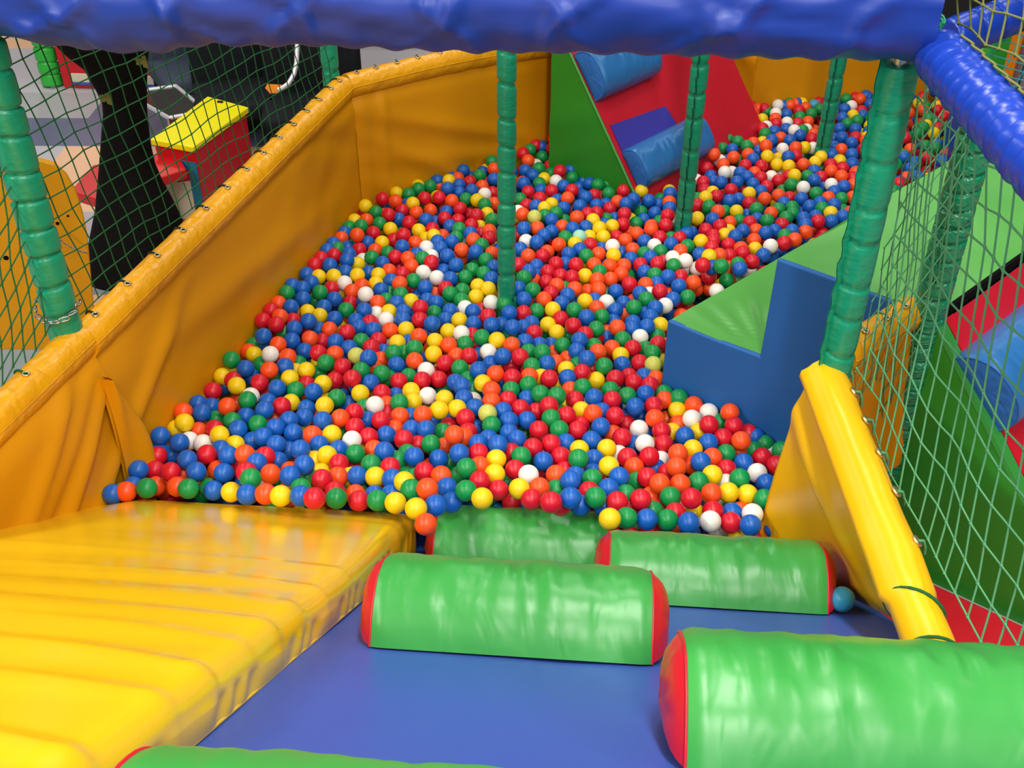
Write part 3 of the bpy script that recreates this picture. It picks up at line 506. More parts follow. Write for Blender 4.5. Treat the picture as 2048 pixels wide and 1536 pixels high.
# ---------------------------------------------------------------- far back wall of the pit
bw00 = V(0.55, 5.68, 0); bw0 = V(1.2, 5.33, 0); bw1 = V(2.02, 5.53, 0); bw2 = V(3.4, 5.60, 0)
ob = dirout(bw0, bw1)
def disp_far(s, z, L): return 0.012*noise.noise(Vector((s*L*3, z*2, 32.0)))+0.014*gauss(z-0.9+0.5*(s-0.5), 0.06)
wall_run('padded_wall_panel', 'yellow vinyl wall in the rear corner, right behind the far edge of the red slope', bw00, bw0, 0.52, 0.52, dirout(bw00, bw0), disp_far, [0.3, 0.7], 'yellow padded walls', seed=6)
wall_run('padded_wall_panel', 'yellow vinyl back wall of the ball pit behind the furthest post', bw0, bw1, 0.52, 0.52, ob, disp_far, [0.1, 0.3, 0.5, 0.7, 0.9], 'yellow padded walls', seed=4)
wall_run('padded_wall_panel', 'yellow vinyl back wall seen through the net behind the second bay', bw1, bw2, 0.24, 0.16, dirout(bw1, bw2), disp_far, [0.1, 0.3, 0.5, 0.7], 'yellow padded walls', seed=5)

# ---------------------------------------------------------------- right yellow wall (hem follows the ramp)
t = thing('padded_wall_panel', 'bright yellow vinyl wall with brass eyelets between the roll ramp and the second bay', 'padded wall', (0.8, 1.7, ZF), 'yellow padded walls')
HP = [V(0.70, 2.262, -0.30), V(0.70, 2.258, -0.06)]+[RP(*rc(x, y), 0.012) for x, y in ((1600, 1105), (1672, 1190), (1740, 1224), (1800, 1254))]+[RP(-1.2, 1.21, 0.012), RP(-2.2, 1.22, 0.012)]
HP[2] = (HP[1]+HP[3])/2
ts = np.linspace(0, 1, 90); acc = [0]
for i in range(1, len(HP)): acc.append(acc[-1]+np.linalg.norm(HP[i]-HP[i-1]))
rows = []
for q in ts:
    h = V(*[np.interp(q*acc[-1], acc, [p[k] for p in HP]) for k in range(3)]); y = h[1]
    top = V(0.742, min(y, 2.25), 0.50); row = []
    for j in range(41):
        w = j/40; p = h+(top-h)*w; zz = (p[2]+0.3)/0.8
        off = 0.014*noise.noise(Vector((y*2.4, zz*2.0, 41)))+0.022*gauss(zz-0.80-0.35*(y-2.0), 0.05)*gauss(y-2.1, 0.3)+0.016*gauss((zz-0.55)+0.8*(y-1.9), 0.05)+0.014*gauss((zz-0.35)+0.9*(y-1.9), 0.06)
        row.append(p-V(off*math.sin(PI*w)**0.5+0.012*math.sin(PI*w), 0, 0))
    rows.append(row)
b = MB(); b.grid(rows); b.grid([[p+V(0.006, 0, 0) for p in r] for r in rows]); b.build('vinyl_sheet', 'bright_yellow', t)
rr = 0.052; rows = []
yr = np.linspace(2.25, 0.3, 100)
for i, y in enumerate(yr):
    k = 1.0 if y > 1.50 else 0.9
    rows.append([V(0.783, y, 0.515)+V(-math.cos(th), 0, math.sin(th))*rr*k*(1+0.06*noise.noise(Vector((y*9, th*0.9, 51))))*(1.0+(0.18 if -0.3 < th < 0.4 and k == 1.0 else 0)) for th in [2*PI*j/22 for j in range(22)]])
b = MB(); b.grid(rows, False, True); b.add(rows[0], [tuple(range(22))]); b.add(rows[-1], [tuple(range(22))]); b.build('padded_rail', 'bright_yellow', t)
for y in (2.225, 2.13, 2.02, 1.90, 1.77, 1.62):
    th = 2.35; nr = V(-math.cos(th), 0, math.sin(th)); c = V(0.783, y, 0.515)+nr*rr*1.05
    eyelet(t, c, nr, V(0, 1, 0), 0.013, [c+nr*0.003, c+nr*0.006+V(0.012, 0.004, -0.006), c+V(0.026, 0.008, -0.024), c+V(0.03, 0.01, -0.045)], 'net_light')
for y, tl in ((1.475, 0.03), (1.36, 0.01)):
    b = MB(); b.tube([V(0.783, y+tl*math.cos(th), 0.515)+V(-math.cos(th), 0, math.sin(th))*rr*0.955 for th in [2*PI*k/20 for k in range(20)]], 0.0035, 6, closed=True); b.build('tie_cord', 'net_dark', t)

# ---------------------------------------------------------------- slide, ramp and their rolls
zs_marks = [(1089, 0.0035), (1120, 0.004), (1150, 0.004), (1188, 0.0085), (1222, 0.004), (1269, 0.010), (1330, 0.006), (1434, 0.011), (1490, 0.006)]
marks = [(rc(20, y, HS)[0], a) for y, a in zs_marks]+[(-0.45, 0.003), (-0.36, 0.003), (-2.35, 0.01), (-2.6, 0.008), (-2.8, 0.01)]
t = thing('padded_slide', 'wide yellow padded slide with cross wrinkles, running down to the balls beside the blue ramp', 'slide', RP(-1.5, -0.45), None)
def slift(s, a=0.0): q = min(1, max(0, (s+1.25)/0.9)); return 0.037*q*q*(3-2*q)*min(1, max(0, (a+0.97)/0.18))
def wr_top(s, a):
    h = 0.0; e = (a+0.95)/0.98
    for k, (ms, amp) in enumerate(marks):
        c = ms-0.06*e-0.10*max(0, e-0.72)**1.5*(3.0+(k % 3)); w = 0.018+0.03*(1-e)
        x = s-c
        h += 0.62*amp*(0.55+0.75*e)*(math.exp(-(x/w)**2) if x > 0 else math.exp(-(x/(w*2.6))**2))
    return h+0.004*noise.noise(Vector((s*7, a*2.0, 61)))
rows = []; ns = 300
for i in range(ns+1):
    s = -2.95+(2.95-0.268)*i/ns; row = []
    fade = max(0, min(1, (-0.268-s)/0.03)); fr = 0.03*(1-math.sqrt(max(0, 1-(1-fade)**2)))
    for j in range(40):
        a = -0.955+0.925*j/39; row.append(RP(s, a, HS-fr+slift(s, a)+wr_top(s, a)*fade*(0.35+0.65*min(1, (-s-0.3)/0.5))))
    for j in range(1, 9):
        th = PI/2*j/8; w = wr_top(s, -0.03)*(1-j/12); row.append(RP(s, -0.03+0.042*math.sin(th)+w*0.5, HS-0.042+0.042*math.cos(th)-fr+slift(s)+w*fade*(0.35+0.65*min(1, (-s-0.3)/0.5))))
    for j in range(1, 10):
        q = j/9; f = 0.003*math.sin(s*52+3*math.sin(s*17))*math.sin(PI*min(1, q*0.9+0.1))
        row.append(RP(s, 0.012+f+wr_top(s, -0.03)*0.5*(1-q), (HS-0.042+slift(s)-fr)*(1-q)+0.001))
    rows.append(row)
b = MB(); b.grid(rows)
b.add(rows[-1], [tuple(range(len(rows[-1])))])
b.build('vinyl_cover', 'lemon', t, weld=False)
b = MB(); b.tube([RP(-0.33-2.5*q, 0.010, 0.004) for q in np.linspace(0, 1, 60)], 0.003, 6); b.build('bottom_seam', 'lemon', t)

t = thing('climbing_ramp', 'blue padded climbing ramp with green half rolls, going down into the ball pit', 'ramp', RP(-1.4, 0.6), None)
b = MB(); rows = []
for i in range(90):
    s = -2.95+3.1*i/89
    rows.append([RP(s, -0.02+1.225*j/40, 0.004*noise.noise(Vector((s*2.2, j*0.07, 71)))-0.004*gauss(s+1.42+0.35*(j/40-0.42), 0.02)*gauss(j/40-0.33, 0.15)) for j in range(41)])
b.grid(rows); b.build('vinyl_cover', 'ramp_blue', t)
b = MB(); b.prism([RP(-2.95, 1.205, 0.0), RP(0.14, 1.205, 0.0), RP(0.14, 1.205, -0.07), RP(-2.95, 1.205, -0.07)], AX*0.02); b.build('side_band', 'red', t, smooth=False)
b = MB(); b.prism([RP(-2.95, -0.96, -0.012), RP(0.0, -0.96, -0.012), RP(0.0, -0.96, -0.07), RP(-2.95, -0.96, -0.07)], AX*2.16); b.build('foam_core', 'foam', t, smooth=False)

RL = dict(r=0.138, hk=1.1)
S1 = rc(1020, 1317)[0]+0.138; S3 = rc(1440, 1220)[0]+0.138
roll_specs = [
    ('green roll with red ends on the ramp, uppermost of the pair touching the balls', S3+0.40, 0.085, 0.475),
    ('green roll with red ends on the ramp, in front of the yellow wall with eyelets', S3, 0.56, 0.505),
    ('green roll with red ends on the ramp, alone beside the slide edge and halfway up', S1, 0.118, 0.512),
    ('large green roll whose shiny red end shows a white highlight, on the ramp', S1-0.56, 0.645, 0.55),
    ('green roll on the ramp of which only the top edge shows, next to the slide', S1-1.215, rc(275, 1508, 0.15)[1], 0.5),
]
for k, (lab, s, a, L) in enumerate(roll_specs):
    half_roll('padded_roll', lab, 'padded roll', RP(s, a, 0.004), unit(AX+D1*(0.03 if k == 3 else 0)), L, D1, NR, RL['r'], RL['hk'], 'green', 'red', 'green rolls on the blue ramp', 11+k*3, dome=0.027 if k == 3 else 0.036)

# ---------------------------------------------------------------- posts
post('padded_post', onz(1013, 600), 0.0325, ZF, 1.62, 'green padded post standing alone in the middle of the balls', 0.105, seed=3, group='green padded posts', pinch=0.13)
post('padded_post', onz(1366, 450), 0.035, ZF, 1.62, 'green padded post with a dark lacing seam, in front of the red far slope', 0.115, seed=5, group='green padded posts', seam_dir=(-0.25, -1, 0), pinch=0.13)
post('padded_post', onz(1644, 305), 0.035, ZF, 1.62, 'green padded post standing in the balls furthest back, before the yellow back wall', 0.115, seed=8, group='green padded posts', seam_dir=(-0.45, -1, 0), pinch=0.12)
PL = LF+o1*0.06+unit(LF-BF)*0.02
post('padded_post', PL, 0.046, ZF, 1.40, 'stout green padded post with a chain round its foot, at the yellow wall corner', 0.085, seed=12, group='green padded posts', pinch=0.10)
PR = vert(1700, 600, PF+V(0.035, 0.015, 0))*V(1, 1, 0)
post('padded_post', PR, 0.040, 0.40, 1.335, 'green padded post with stitched seam, carrying the blue beam where the rail meets it', 0.10, seed=15, group='green padded posts', seam_dir=(-1, -0.35, 0), pinch=0.07, stitch='black')
post('padded_post', PR+V(0.036, 0.075, 0), 0.032, ZF, 1.33, 'darker green padded post right behind the post that carries the blue beam', 0.12, seed=18, group='green padded posts', pinch=0.07)
RPOST = V(1.105, 2.475, 0)
post('padded_post', RPOST, 0.045, ZF, 1.15, 'crinkled shiny green post in front of the light green platform', 0.05, 'teal_shiny', seed=21, group='green padded posts', pinch=0.10)
post('padded_post', BF+o1*0.09+V(0, 0.03, 0), 0.035, ZF, 1.4, 'green padded post at the bend of the long yellow wall', 0.12, seed=24, group='green padded posts')

# chain round the left post
t = thing('chain', 'short steel chain looped round the stout green post above the wall corner', 'chain', (PL[0], PL[1], 0.56))
zc = 0.57
for k in range(8):
    th0 = math.radians(-190+k*26); b = MB(); cpt = V(PL[0], PL[1], zc)+V(math.cos(th0), math.sin(th0), 0)*0.058+V(0, 0, -0.028*(1-((k-3.5)/3.5)**2))
    tg = V(-math.sin(th0), math.cos(th0), 0); nn = V(0, 0, 1) if k % 2 else V(math.cos(th0), math.sin(th0), 0)
    b.tube([cpt+tg*math.cos(a)*0.015+nn*math.sin(a)*0.006 for a in [2*PI*q/16 for q in range(16)]], 0.0024, 6, closed=True); b.build('chain_link', 'steel', t)

# ---------------------------------------------------------------- top beam and blue rail
BL = V(PL[0]-0.75, PL[1]+0.13, 0); BR = V(PR[0]+0.025, PR[1]-0.02, 0); BT = unit(BR-BL); LB = np.linalg.norm(BR-BL); BN = V(BT[1], -BT[0], 0)
xs = [0, 60, 110, 200, 280, 340, 420, 520, 600, 760, 900, 1050, 1250, 1500, 1700, 1826]; yb = [70, 82, 95, 104, 111, 106, 92, 96, 94, 101, 106, 108, 112, 119, 123, 124]
smp = [onpl(x, y, BL+BN*0.03, BN) for x, y in zip(xs, yb)]; sl = [(q-BL)@BT for q in smp]; zl = [q[2] for q in smp]
t = thing('padded_beam', 'thick blue padded beam with wrinkled vinyl crossing the top of the view', 'beam', (BL+BR)/2+V(0, 0, 1.45))
FOLDS = [(0.62, -0.16, 0.016, 0.022), (0.86, 0.16, 0.020, 0.024), (1.10, -0.10, 0.012, 0.018), (1.20, 0.09, 0.014, 0.020), (1.38, -0.12, 0.014, 0.02), (1.47, 0.08, 0.012, 0.018), (1.62, -0.10, 0.013, 0.018), (1.75, 0.12, 0.013, 0.02), (1.92, -0.08, 0.012, 0.02), (2.02, 0.10, 0.014, 0.018), (2.2, -0.12, 0.013, 0.02), (2.30, 0.14, 0.018, 0.022), (2.48, -0.08, 0.012, 0.02), (2.60, 0.1, 0.012, 0.02)]
NICK = [1.0, 1.15, 1.28, 1.42, 1.56, 1.70, 1.83, 1.97, 2.1, 2.24, 2.38, 2.54]
rows = []; nb = 420
for i in range(nb+1):
    s = LB*i/nb; zb = float(np.interp(s, sl, zl)); row = []
    for k in range(40):
        th = 2*PI*k/40-PI/2; cz = math.sin(th); cn = math.cos(th)
        front = max(0, cn); low = max(0, -cz)
        f = 0.016*noise.noise(Vector((s*5+cz*2.0, cz*1.3-s*2, 81)))+0.005*noise.noise(Vector((s*14-cz*4, cz*2.0, 85)))
        tri = sum(a*gauss((s-c)-m*(cz+1)-0.02*math.sin(5*cz+c*9), w) for c, m, a, w in FOLDS)*min(1, (1-cz)*1.2)-0.014*sum(gauss(s-c, 0.035)*gauss(cz+0.72, 0.3) for c in NICK)
        hz = 0.115; dp = 0.115
        row.append(BL+BT*s+BN*(cn*dp+(f+tri)*front)+V(0, 0, zb+hz+cz*(hz+(0.004*math.sin(s*70)*low))))
    rows.append(row)
b = MB(); b.grid(rows, False, True); b.add(rows[0], [tuple(range(40))]); b.build('vinyl_sleeve', 'beam_blue', t)
b = MB(); e = rows[-1]; cen = sum(e)/40; b.grid([[cen+(p-cen)*q+BT*0.012*(1-q**3) for p in e] for q in (0, 0.4, 0.8, 1.0)], False, True); b.build('end_cap', 'beam_blue', t)

t = thing('padded_rail_tube', 'ribbed shiny blue rail running from the beam end towards the viewer', 'rail', (0.83, 1.6, 1.37))
rows = []
for i in range(240):
    y = 2.16-1.5*i/239; c = V(0.845+0.008*math.sin(y*3), y, 1.368+0.02*(2.16-y))
    rib = 0.0045*max(0, math.cos(2*PI*(y/0.041)))**6
    row = []
    for k in range(28):
        th = 2*PI*k/28; tw = 0.0045*max(0, math.cos(2*PI*(y/0.041)+0.9*math.cos(th)))**8
        row.append(c+V(math.cos(th), 0, math.sin(th))*(0.050+tw+0.0016*noise.noise(Vector((y*30, th*2, 91)))))
    rows.append(row)
b = MB(); b.grid(rows, False, True); b.add(rows[0], [tuple(range(28))]); b.build('ribbed_sleeve', 'tube_blue', t)
b = MB(); y = 2.1; pts = []
for i in range(120):
    y = 2.12-1.4*i/119; c = V(0.845, y, 1.368+0.02*(2.16-y)); th = 1.15+0.14*math.sin(i*1.25); pts.append(c+V(math.cos(th), 0, math.sin(th))*0.056)
b.tube(pts, 0.0026, 6); b.build('net_lashing', 'net_olive', t)
# ---------------------------------------------------------------- step block between the two bays
A0 = A_*V(1, 1, 0)
def SB(u, e, z): return A0+SU*u+SE*e+V(0, 0, z)
ZT, ZS, U1, U2, DEP = 0.242, 0.578, 0.324, 0.79, 1.06
t = thing('soft_step_block', 'blue sided step block with light green low and high steps, beside the bright yellow wall', 'step block', SB(0.4, 0.5, ZF))
def side(e):
    b = MB(); poly = [SB(0, e, ZF), SB(0, e, ZT), SB(U1*0.5, e, ZT-0.004), SB(U1, e, ZT), SB(U1+0.004, e, ZS), SB(0.56, e, ZS-0.004), SB(U2, e, ZS-0.012), SB(U2, e, ZF)]
    return b, poly
b, poly = side(0.0); b.prism(poly, SE*0.02); b.build('side_panel', 'step_blue', t, smooth=False, bevel=0.006)
b, poly = side(DEP-0.02); b.prism(poly, SE*0.02); b.build('side_panel', 'step_blue', t, smooth=False, bevel=0.006)
b = MB()    # treads and risers: one vinyl skin per step
def skin(p, q, nu, nv, amp, sd):
    rows = []
    for i in range(nu+1):
        row = []
        for j in range(nv+1):
            e = 0.008+(DEP-0.016)*j/nv; u = p[0]+(q[0]-p[0])*i/nu; z = p[1]+(q[1]-p[1])*i/nu
            w = amp*noise.noise(Vector((u*7+sd, e*5, z*3)))*min(1, j/3)*min(1, (nv-j)/3)
            row.append(SB(u, e, z)+V(0, 0, w))
        rows.append(row)
    return rows
def low_tread():
    rows = []
    for i in range(31):
        u = 0.002+U1*i/30; row = []
        for j in range(61):
            e = 0.008+(DEP-0.016)*j/60
            w = 0.004*noise.noise(Vector((u*6, e*4, 3)))
            if e < 0.45:
                ang = math.atan2(e, (U1+0.03-u)); rad = math.hypot(e, U1+0.03-u)
                w += 0.006*math.sin(ang*26)*gauss(ang-0.75, 0.45)*math.sin(PI*min(1, rad/0.42))*min(1, j/4)
            row.append(SB(u, e, ZT-0.003)+V(0, 0, w))
        rows.append(row)
    return rows
b.grid(low_tread()); b.build('low_tread', 'green_light', t)
b = MB(); b.grid(skin((U1+0.002, ZT-0.01), (U1+0.002, ZS-0.003), 14, 30, 0.0, 2)); b.build('riser', 'green_light', t)
b = MB(); b.grid(skin((U1+0.001, ZS-0.003), (U2-0.001, ZS-0.006), 30, 60, 0.006, 3)); b.build('platform_top', 'green_light', t)
b = MB(); b.grid(skin((0.004, ZF), (0.004, ZT-0.004), 14, 30, 0.0, 4)); b.build('riser', 'green_light', t)
b = MB(); b.prism([SB(U2-0.004, 0.0, ZS-0.002), SB(U2+0.006, 0.0, ZS-0.002), SB(U2+0.006, 0.0, ZS-0.03), SB(U2-0.004, 0.0, ZS-0.03)], SE*DEP); b.build('black_edge_tape', 'black', t, smooth=False)

def wedge(name, label, foot_apex, top_apex, depth_dir, depth, near_nrm, base_pts, mslope, extra=0.0):
    t = thing(name, label, 'wedge', foot_apex, 'soft climbing wedges')
    return t

# right bay wedge: runs down from the platform to the lower right
SLP = 1.245
U3 = U2+(ZS-0.03-ZF)/SLP
t = thing('climbing_wedge', 'red slope with green side and blue roll, behind the pale net in the second bay', 'climbing wedge', SB(1.1, 0.4, ZF), 'soft climbing wedges')
ztop = ZS-0.03
b = MB(); rows = []
for i in range(41):
    row = []
    for j in range(31):
        q = j/30; u0 = U2+0.012; u = u0+(U3-u0)*i/40; zz = ztop-(u-u0)*SLP; z = ZF+(zz-ZF)*q
        w = 0.010*noise.noise(Vector((u*5-z*2, z*4, 101)))*min(1, q*4)*min(1, (1-q)*6)
        row.append(SB(u, 0.0, z)+SN*w)
    rows.append(row)
b.grid(rows); b.grid([[p-SN*0.01 for p in r] for r in rows]); b.build('side_panel', 'green_deep', t)
DW = 1.0; b = MB(); rows = []
def SW(u, e): return SB(u, e, ztop-(u-U2-0.012)*SLP)
for i in range(41):
    u = U2+0.012+(U3-U2-0.012)*i/40; rows.append([SW(u, 0.03+(DW-0.03)*j/30)+V(0, 0, 0.004*noise.noise(Vector((u*5, j*0.2, 111)))) for j in range(31)])
b.grid(rows); b.build('slope_cover', 'red_mat', t)
b = MB(); b.grid([[SW(u, 0.0)+SN*0.002+V(0, 0, 0.001), SW(u, 0.034)+V(0, 0, 0.003)] for u in np.linspace(U2+0.012, U3, 12)]); b.grid([[SW(u, 0.0)+SN*0.002-V(0, 0, 0.02), SW(u, 0.0)+SN*0.002+V(0, 0, 0.001)] for u in np.linspace(U2+0.012, U3, 12)]); b.build('edge_binding', 'green', t)
b = MB(); b.grid([[SW(u, 0.036)+V(0, 0, 0.004), SW(u, 0.075)+V(0, 0, 0.004)] for u in np.linspace(U2+0.012, U3, 12)]); b.build('red_border', 'red', t)
sd = unit(V(*SU)*1.0-V(0, 0, SLP)); sn = unit(np.cross(SE, sd)); sn = sn if sn[2] > 0 else -sn
sw_p = SW(U2+0.012, 0)
qa = onpl(1908, 714, sw_p, sn); qb = onpl(1998, 864, sw_p, sn)
rr_ = np.linalg.norm(qb-qa)/2; mid = (qa+qb)/2; sdir = unit(qb-qa)
half_roll('padded_roll', 'blue roll on the red slope in the second bay, behind the pale net', 'padded roll', mid, SE, 0.62, sdir, sn, rr_, 0.85, 'roll_blue', 'step_blue', 'blue rolls on the red slopes', 41, dome=0.004, wr=0.003)
# second bay floor mat
t = thing('floor_mat', 'shiny red floor mat in the second bay, under the net', 'mat', (1.5, 1.2, ZF))
b = MB(); b.prism([p*V(1, 1, 0)+V(0, 0, ZF+0.03) for p in (V(1.02, 0.5, 0), V(2.9, 0.5, 0), SB(2.4, -0.03, 0), SB(0.80, -0.03, 0), V(1.02, 2.40, 0))], V(0, 0, -0.029)); b.build('mat_cover', 'red', t, smooth=False, bevel=0.012)
b = MB(); b.tube([(1.03, 2.0, ZF+0.031), (1.6, 1.86, ZF+0.031), (2.6, 1.66, ZF+0.031)], 0.004, 6); b.build('seam', 'red', t)

# yellow pad between the carrying post and the crinkled post, behind the net
pa = PR+V(0.05, 0.03, 0); pb = RPOST+V(-0.02, -0.01, 0)
wall_run('padded_wall_panel', 'short yellow padded wall behind the net, between the blue beam post and the crinkled post', pa, pb, 0.585, 0.60, -SN*1.0 if False else dirout(pa, pb), lambda s, z, L: 0.01*noise.noise(Vector((s*4, z*3, 7)))+0.05*(1-z), [0.25, 0.55, 0.82], 'yellow padded walls', rail_r=0.045, zbot=0.08, lacem='net_light', seed=9)

# ---------------------------------------------------------------- far wedge, left rear corner
def WP(k, e, z): return WF+WU*k+WE*e+V(0, 0, z)
WSL = 1.35; WTOP = 1.05; KT = WTOP/WSL; KB = ZF/WSL
t = thing('climbing_wedge', 'red slope with dark green side and two blue rolls, in the pit rear corner', 'climbing wedge', WP(0.3, 0.5, ZF), 'soft climbing wedges')
b = MB(); rows = []
for i in range(41):
    k = KB+(0.485-KB)*i/40; row = []
    for j in range(31):
        z = ZF+(k*WSL-ZF)*j/30; q = j/30
        w = 0.007*noise.noise(Vector((k*6+z*5, z*2-k*3, 121)))+0.005*gauss(z-0.30+0.6*(k-0.25), 0.02)+0.005*gauss(z-0.12+0.6*(k-0.25), 0.02)
        row.append(WP(k, 0.0, z)+WE*-w*min(1, (1-q)*6))
    rows.append(row)
b.grid(rows); b.grid([[p+WE*0.01 for p in r] for r in rows]); b.build('side_panel', 'green_deep', t)
WD = 1.02; b = MB(); rows = []
for i in range(41):
    k = KB+(KT-KB)*i/40
    rows.append([WP(k, 0.0+WD*j/40, k*WSL)+V(0, 0, 0.010*noise.noise(Vector((k*2.0+j*0.02, j*0.28-k*3, 131)))*min(1, j/8)) for j in range(41)])
b.grid(rows); b.build('slope_cover', 'red_mat', t)
b = MB(); b.tube([WP(k, 0.0, k*WSL+0.002) for k in np.linspace(KB, 0.485, 12)], 0.006, 6); b.build('edge_piping', 'green', t)
b = MB(); rows = [[WP(k, WD, ZF+(k*WSL-ZF)*j/6) for j in range(7)] for k in np.linspace(KB, KT, 10)]; b.grid(rows); b.build('far_side_panel', 'red_mat', t)
wd = unit(-WU-V(0, 0, WSL)); wn = unit(np.cross(WE, wd)); wn = wn if wn[2] > 0 else -wn
def wroll(lab, pt, pb_, pr, seed):
    qa = onpl(*pt, WF, wn); qb = onpl(*pb_, WF, wn); qr = onpl(*pr, WF, wn); m = (qa+qb)/2; r_ = abs((qb-qa)@wd)/2
    L = (qr-qb)@WE
    return half_roll('padded_roll', lab, 'padded roll', m, WE, L, wd, wn, r_, 0.95, 'roll_blue', 'step_blue', 'blue rolls on the red slopes', seed, dome=0.008, wr=0.003, sq=0.75)
wroll('blue roll high on the far red slope, cut off by the blue beam', (1146, 108), (1192, 205), (1311, 168), 51)
wroll('blue roll low on the far red slope, under the violet patch and touching the balls', (1243, 302), (1278, 383), (1415, 322), 57)
b = MB(); pp = [onpl(x, y, WF+wn*0.008, wn) for x, y in ((1222, 250), (1331, 212), (1362, 262), (1246, 304))]
b.prism(pp, -wn*0.006); b.build('violet_patch', 'violet', t, smooth=False)

b = MB(); b.prism([p*V(1, 1, 0)+V(0, 0, -0.205) for p in (LF-o1*0.02, BF-o1*0.02, EF, V(0.5, 5.0, 0), bw0, bw1, bw2, SB(1.9, 1.12, 0), SB(0.75, 1.1, 0), SB(-0.05, 1.1, 0), SB(-0.05, -0.05, 0), SB(0.35, -0.05, 0), V(0.68, 2.32, 0), RP(-0.03, 0.9), RP(-0.03, -0.9))], V(0, 0, -0.09)); tag(b.build('pit_floor', 'pit', smooth=False), kind='structure')
# ---------------------------------------------------------------- nets
wlT = unit(BF-LF)
net('safety_net', 'dark green net above the long yellow wall, in front of the black tree', LF+o1*0.07+V(0, 0, 0.9),
    wlT*0.060+V(0, 0, -0.004), wlT*0.014+V(0, 0, -0.060), lambda p: -0.02 < (p-LF)@wlT < np.linalg.norm(BF-LF)+0.05 and 0.45 < p[2] < 1.55, 'net_dark', 0.0019, (-14, 48), (-22, 26))
nT = unit(NF-LF)
net('safety_net', 'dark green net before the chained post, above the near yellow wall end', LF+o0*0.07+V(0, 0, 0.9),
    nT*0.055+V(0, 0, -0.02), nT*0.012+V(0, 0, -0.055), lambda p: 0.02 < (p-LF)@nT < 0.9 and 0.46+0.07*((p-LF)@nT) < p[2] < 1.4, 'net_dark', 0.0021, (-8, 24), (-24, 24))
net('safety_net', 'pale green net hanging from the ribbed blue rail to the bright yellow wall with eyelets', V(0.845, 1.9, 0.9),
    V(0, -0.057, 0.006), V(0, -0.019, -0.074), lambda p: 0.55 < p[1] < PR[1]-0.02 and 0.50 < p[2] < 1.33+0.02*(2.16-p[1]), 'net_light', 0.0021, (-20, 40), (-14, 16),
    sag=lambda p: V(0.02*math.sin(PI*(p[2]-0.5)/0.85), 0, 0))
pd = unit(pb-pa)
net('safety_net', 'fine pale net between the stitched post and the crinkled post, over short yellow wall', (pa+pb)/2+V(0, 0, 0.8)-dirout(pa, pb)*0.02,
    pd*0.030+V(0, 0, 0.026), pd*-0.012+V(0, 0, 0.06), lambda p: -0.02 < (p-pa)@pd < np.linalg.norm(pb-pa) and 0.2 < p[2] < 1.3, 'net_light', 0.0016, (-40, 40), (-40, 40))
net('safety_net', 'olive net above the ribbed blue rail in the top corner', V(0.90, 1.9, 1.5),
    V(0.0, -0.06, 0.008), V(0.002, -0.016, -0.055), lambda p: 0.7 < p[1] < 2.3 and 1.385+0.02*(2.16-p[1]) < p[2] < 1.9, 'net_olive', 0.0023, (-24, 24), (-12, 12))

# ---------------------------------------------------------------- beyond the second bay (top right)
t = thing('padded_rail_tube', 'dull blue rail far behind the olive net, crossing the top corner', 'rail', (2.0, 3.6, 1.25))
r0 = atz(1915, 72, 4.0); r1 = atz(2100, 0, 4.2)
rows = sleeve_rows(r0-unit(r1-r0)*0.05, r1+unit(r1-r0)*0.6, 0.075, 0.12, 77, 0.05); b = MB(); b.grid(rows, False, True); b.add(rows[0], [tuple(range(18))]); b.build('foam_sleeve', 'tube_blue', t)
for q in (r0+(r1-r0)*0.9,):
    b = MB(); b.tube([q-V(0, 0, 0.05), q*V(1, 1, 0)+V(0, 0, ZF)], 0.03, 10); b.build('support_leg', 'steel', t)
t = thing('net_basket', 'round hoop of green cord beside the end of the blue beam', 'hoop', atz(1860, 40, 3.0))
for k, (y, rx) in enumerate(((38, 0.04), (44, 0.036), (52, 0.03))):
    c = atz(1860, y, 3.0); b = MB(); b.tube([c+V(math.cos(a)*rx, math.sin(a)*rx, 0.006*math.sin(3*a)) for a in [2*PI*q/24 for q in range(24)]], 0.003, 6, closed=True); b.build('cord_ring', 'teal', t)
def padbox(name, lab, cat, px, Z, w, h, dpt, m):
    c = atz(px[0], px[1], Z); zt_ = c[2]+h/2; t = MB(); t.box((c[0], c[1], (zt_+ZF)/2), (1, 0, 0), (0, 1, 0), (0, 0, 1), w/2, dpt/2, (zt_-ZF)/2); o = t.build(name, m, smooth=False, bevel=0.02); return tag(o, lab, cat)
padbox('foam_pillar', 'orange padded pillar standing far behind the olive net', 'pillar', (2036, 190), 5.0, 0.14, 0.9, 0.16, 'orange')
padbox('foam_pillar', 'green padded pillar standing next to the far orange pillar', 'pillar', (1985, 135), 5.2, 0.14, 0.42, 0.14, 'leaf_green')
padbox('foam_block', 'dark blue foam block at the foot of the far padded pillars', 'block', (2005, 225), 4.9, 0.36, 0.14, 0.3, 'beam_blue')
padbox('dark_screen', 'dark screen panel standing far back behind the blue beam end', 'screen', (1890, 20), 6.5, 1.6, 1.1, 0.05, 'hall_dark')
cq = atz(2010, 135, 4.2)
net('safety_net', 'cyan net far behind the olive net, in front of the green pillar', cq, V(0.075, 0.0, -0.012), V(0.01, 0, 0.03), lambda p: abs(p[0]-cq[0]) < 0.17 and abs(p[2]-cq[2]) < 0.15, 'net_cyan', 0.0024, (-8, 8), (-12, 12))

# ---------------------------------------------------------------- hall furniture beyond the left wall
def onY(x, y, Y): d = ray(x, y); return CAM+d*Y/d[1]
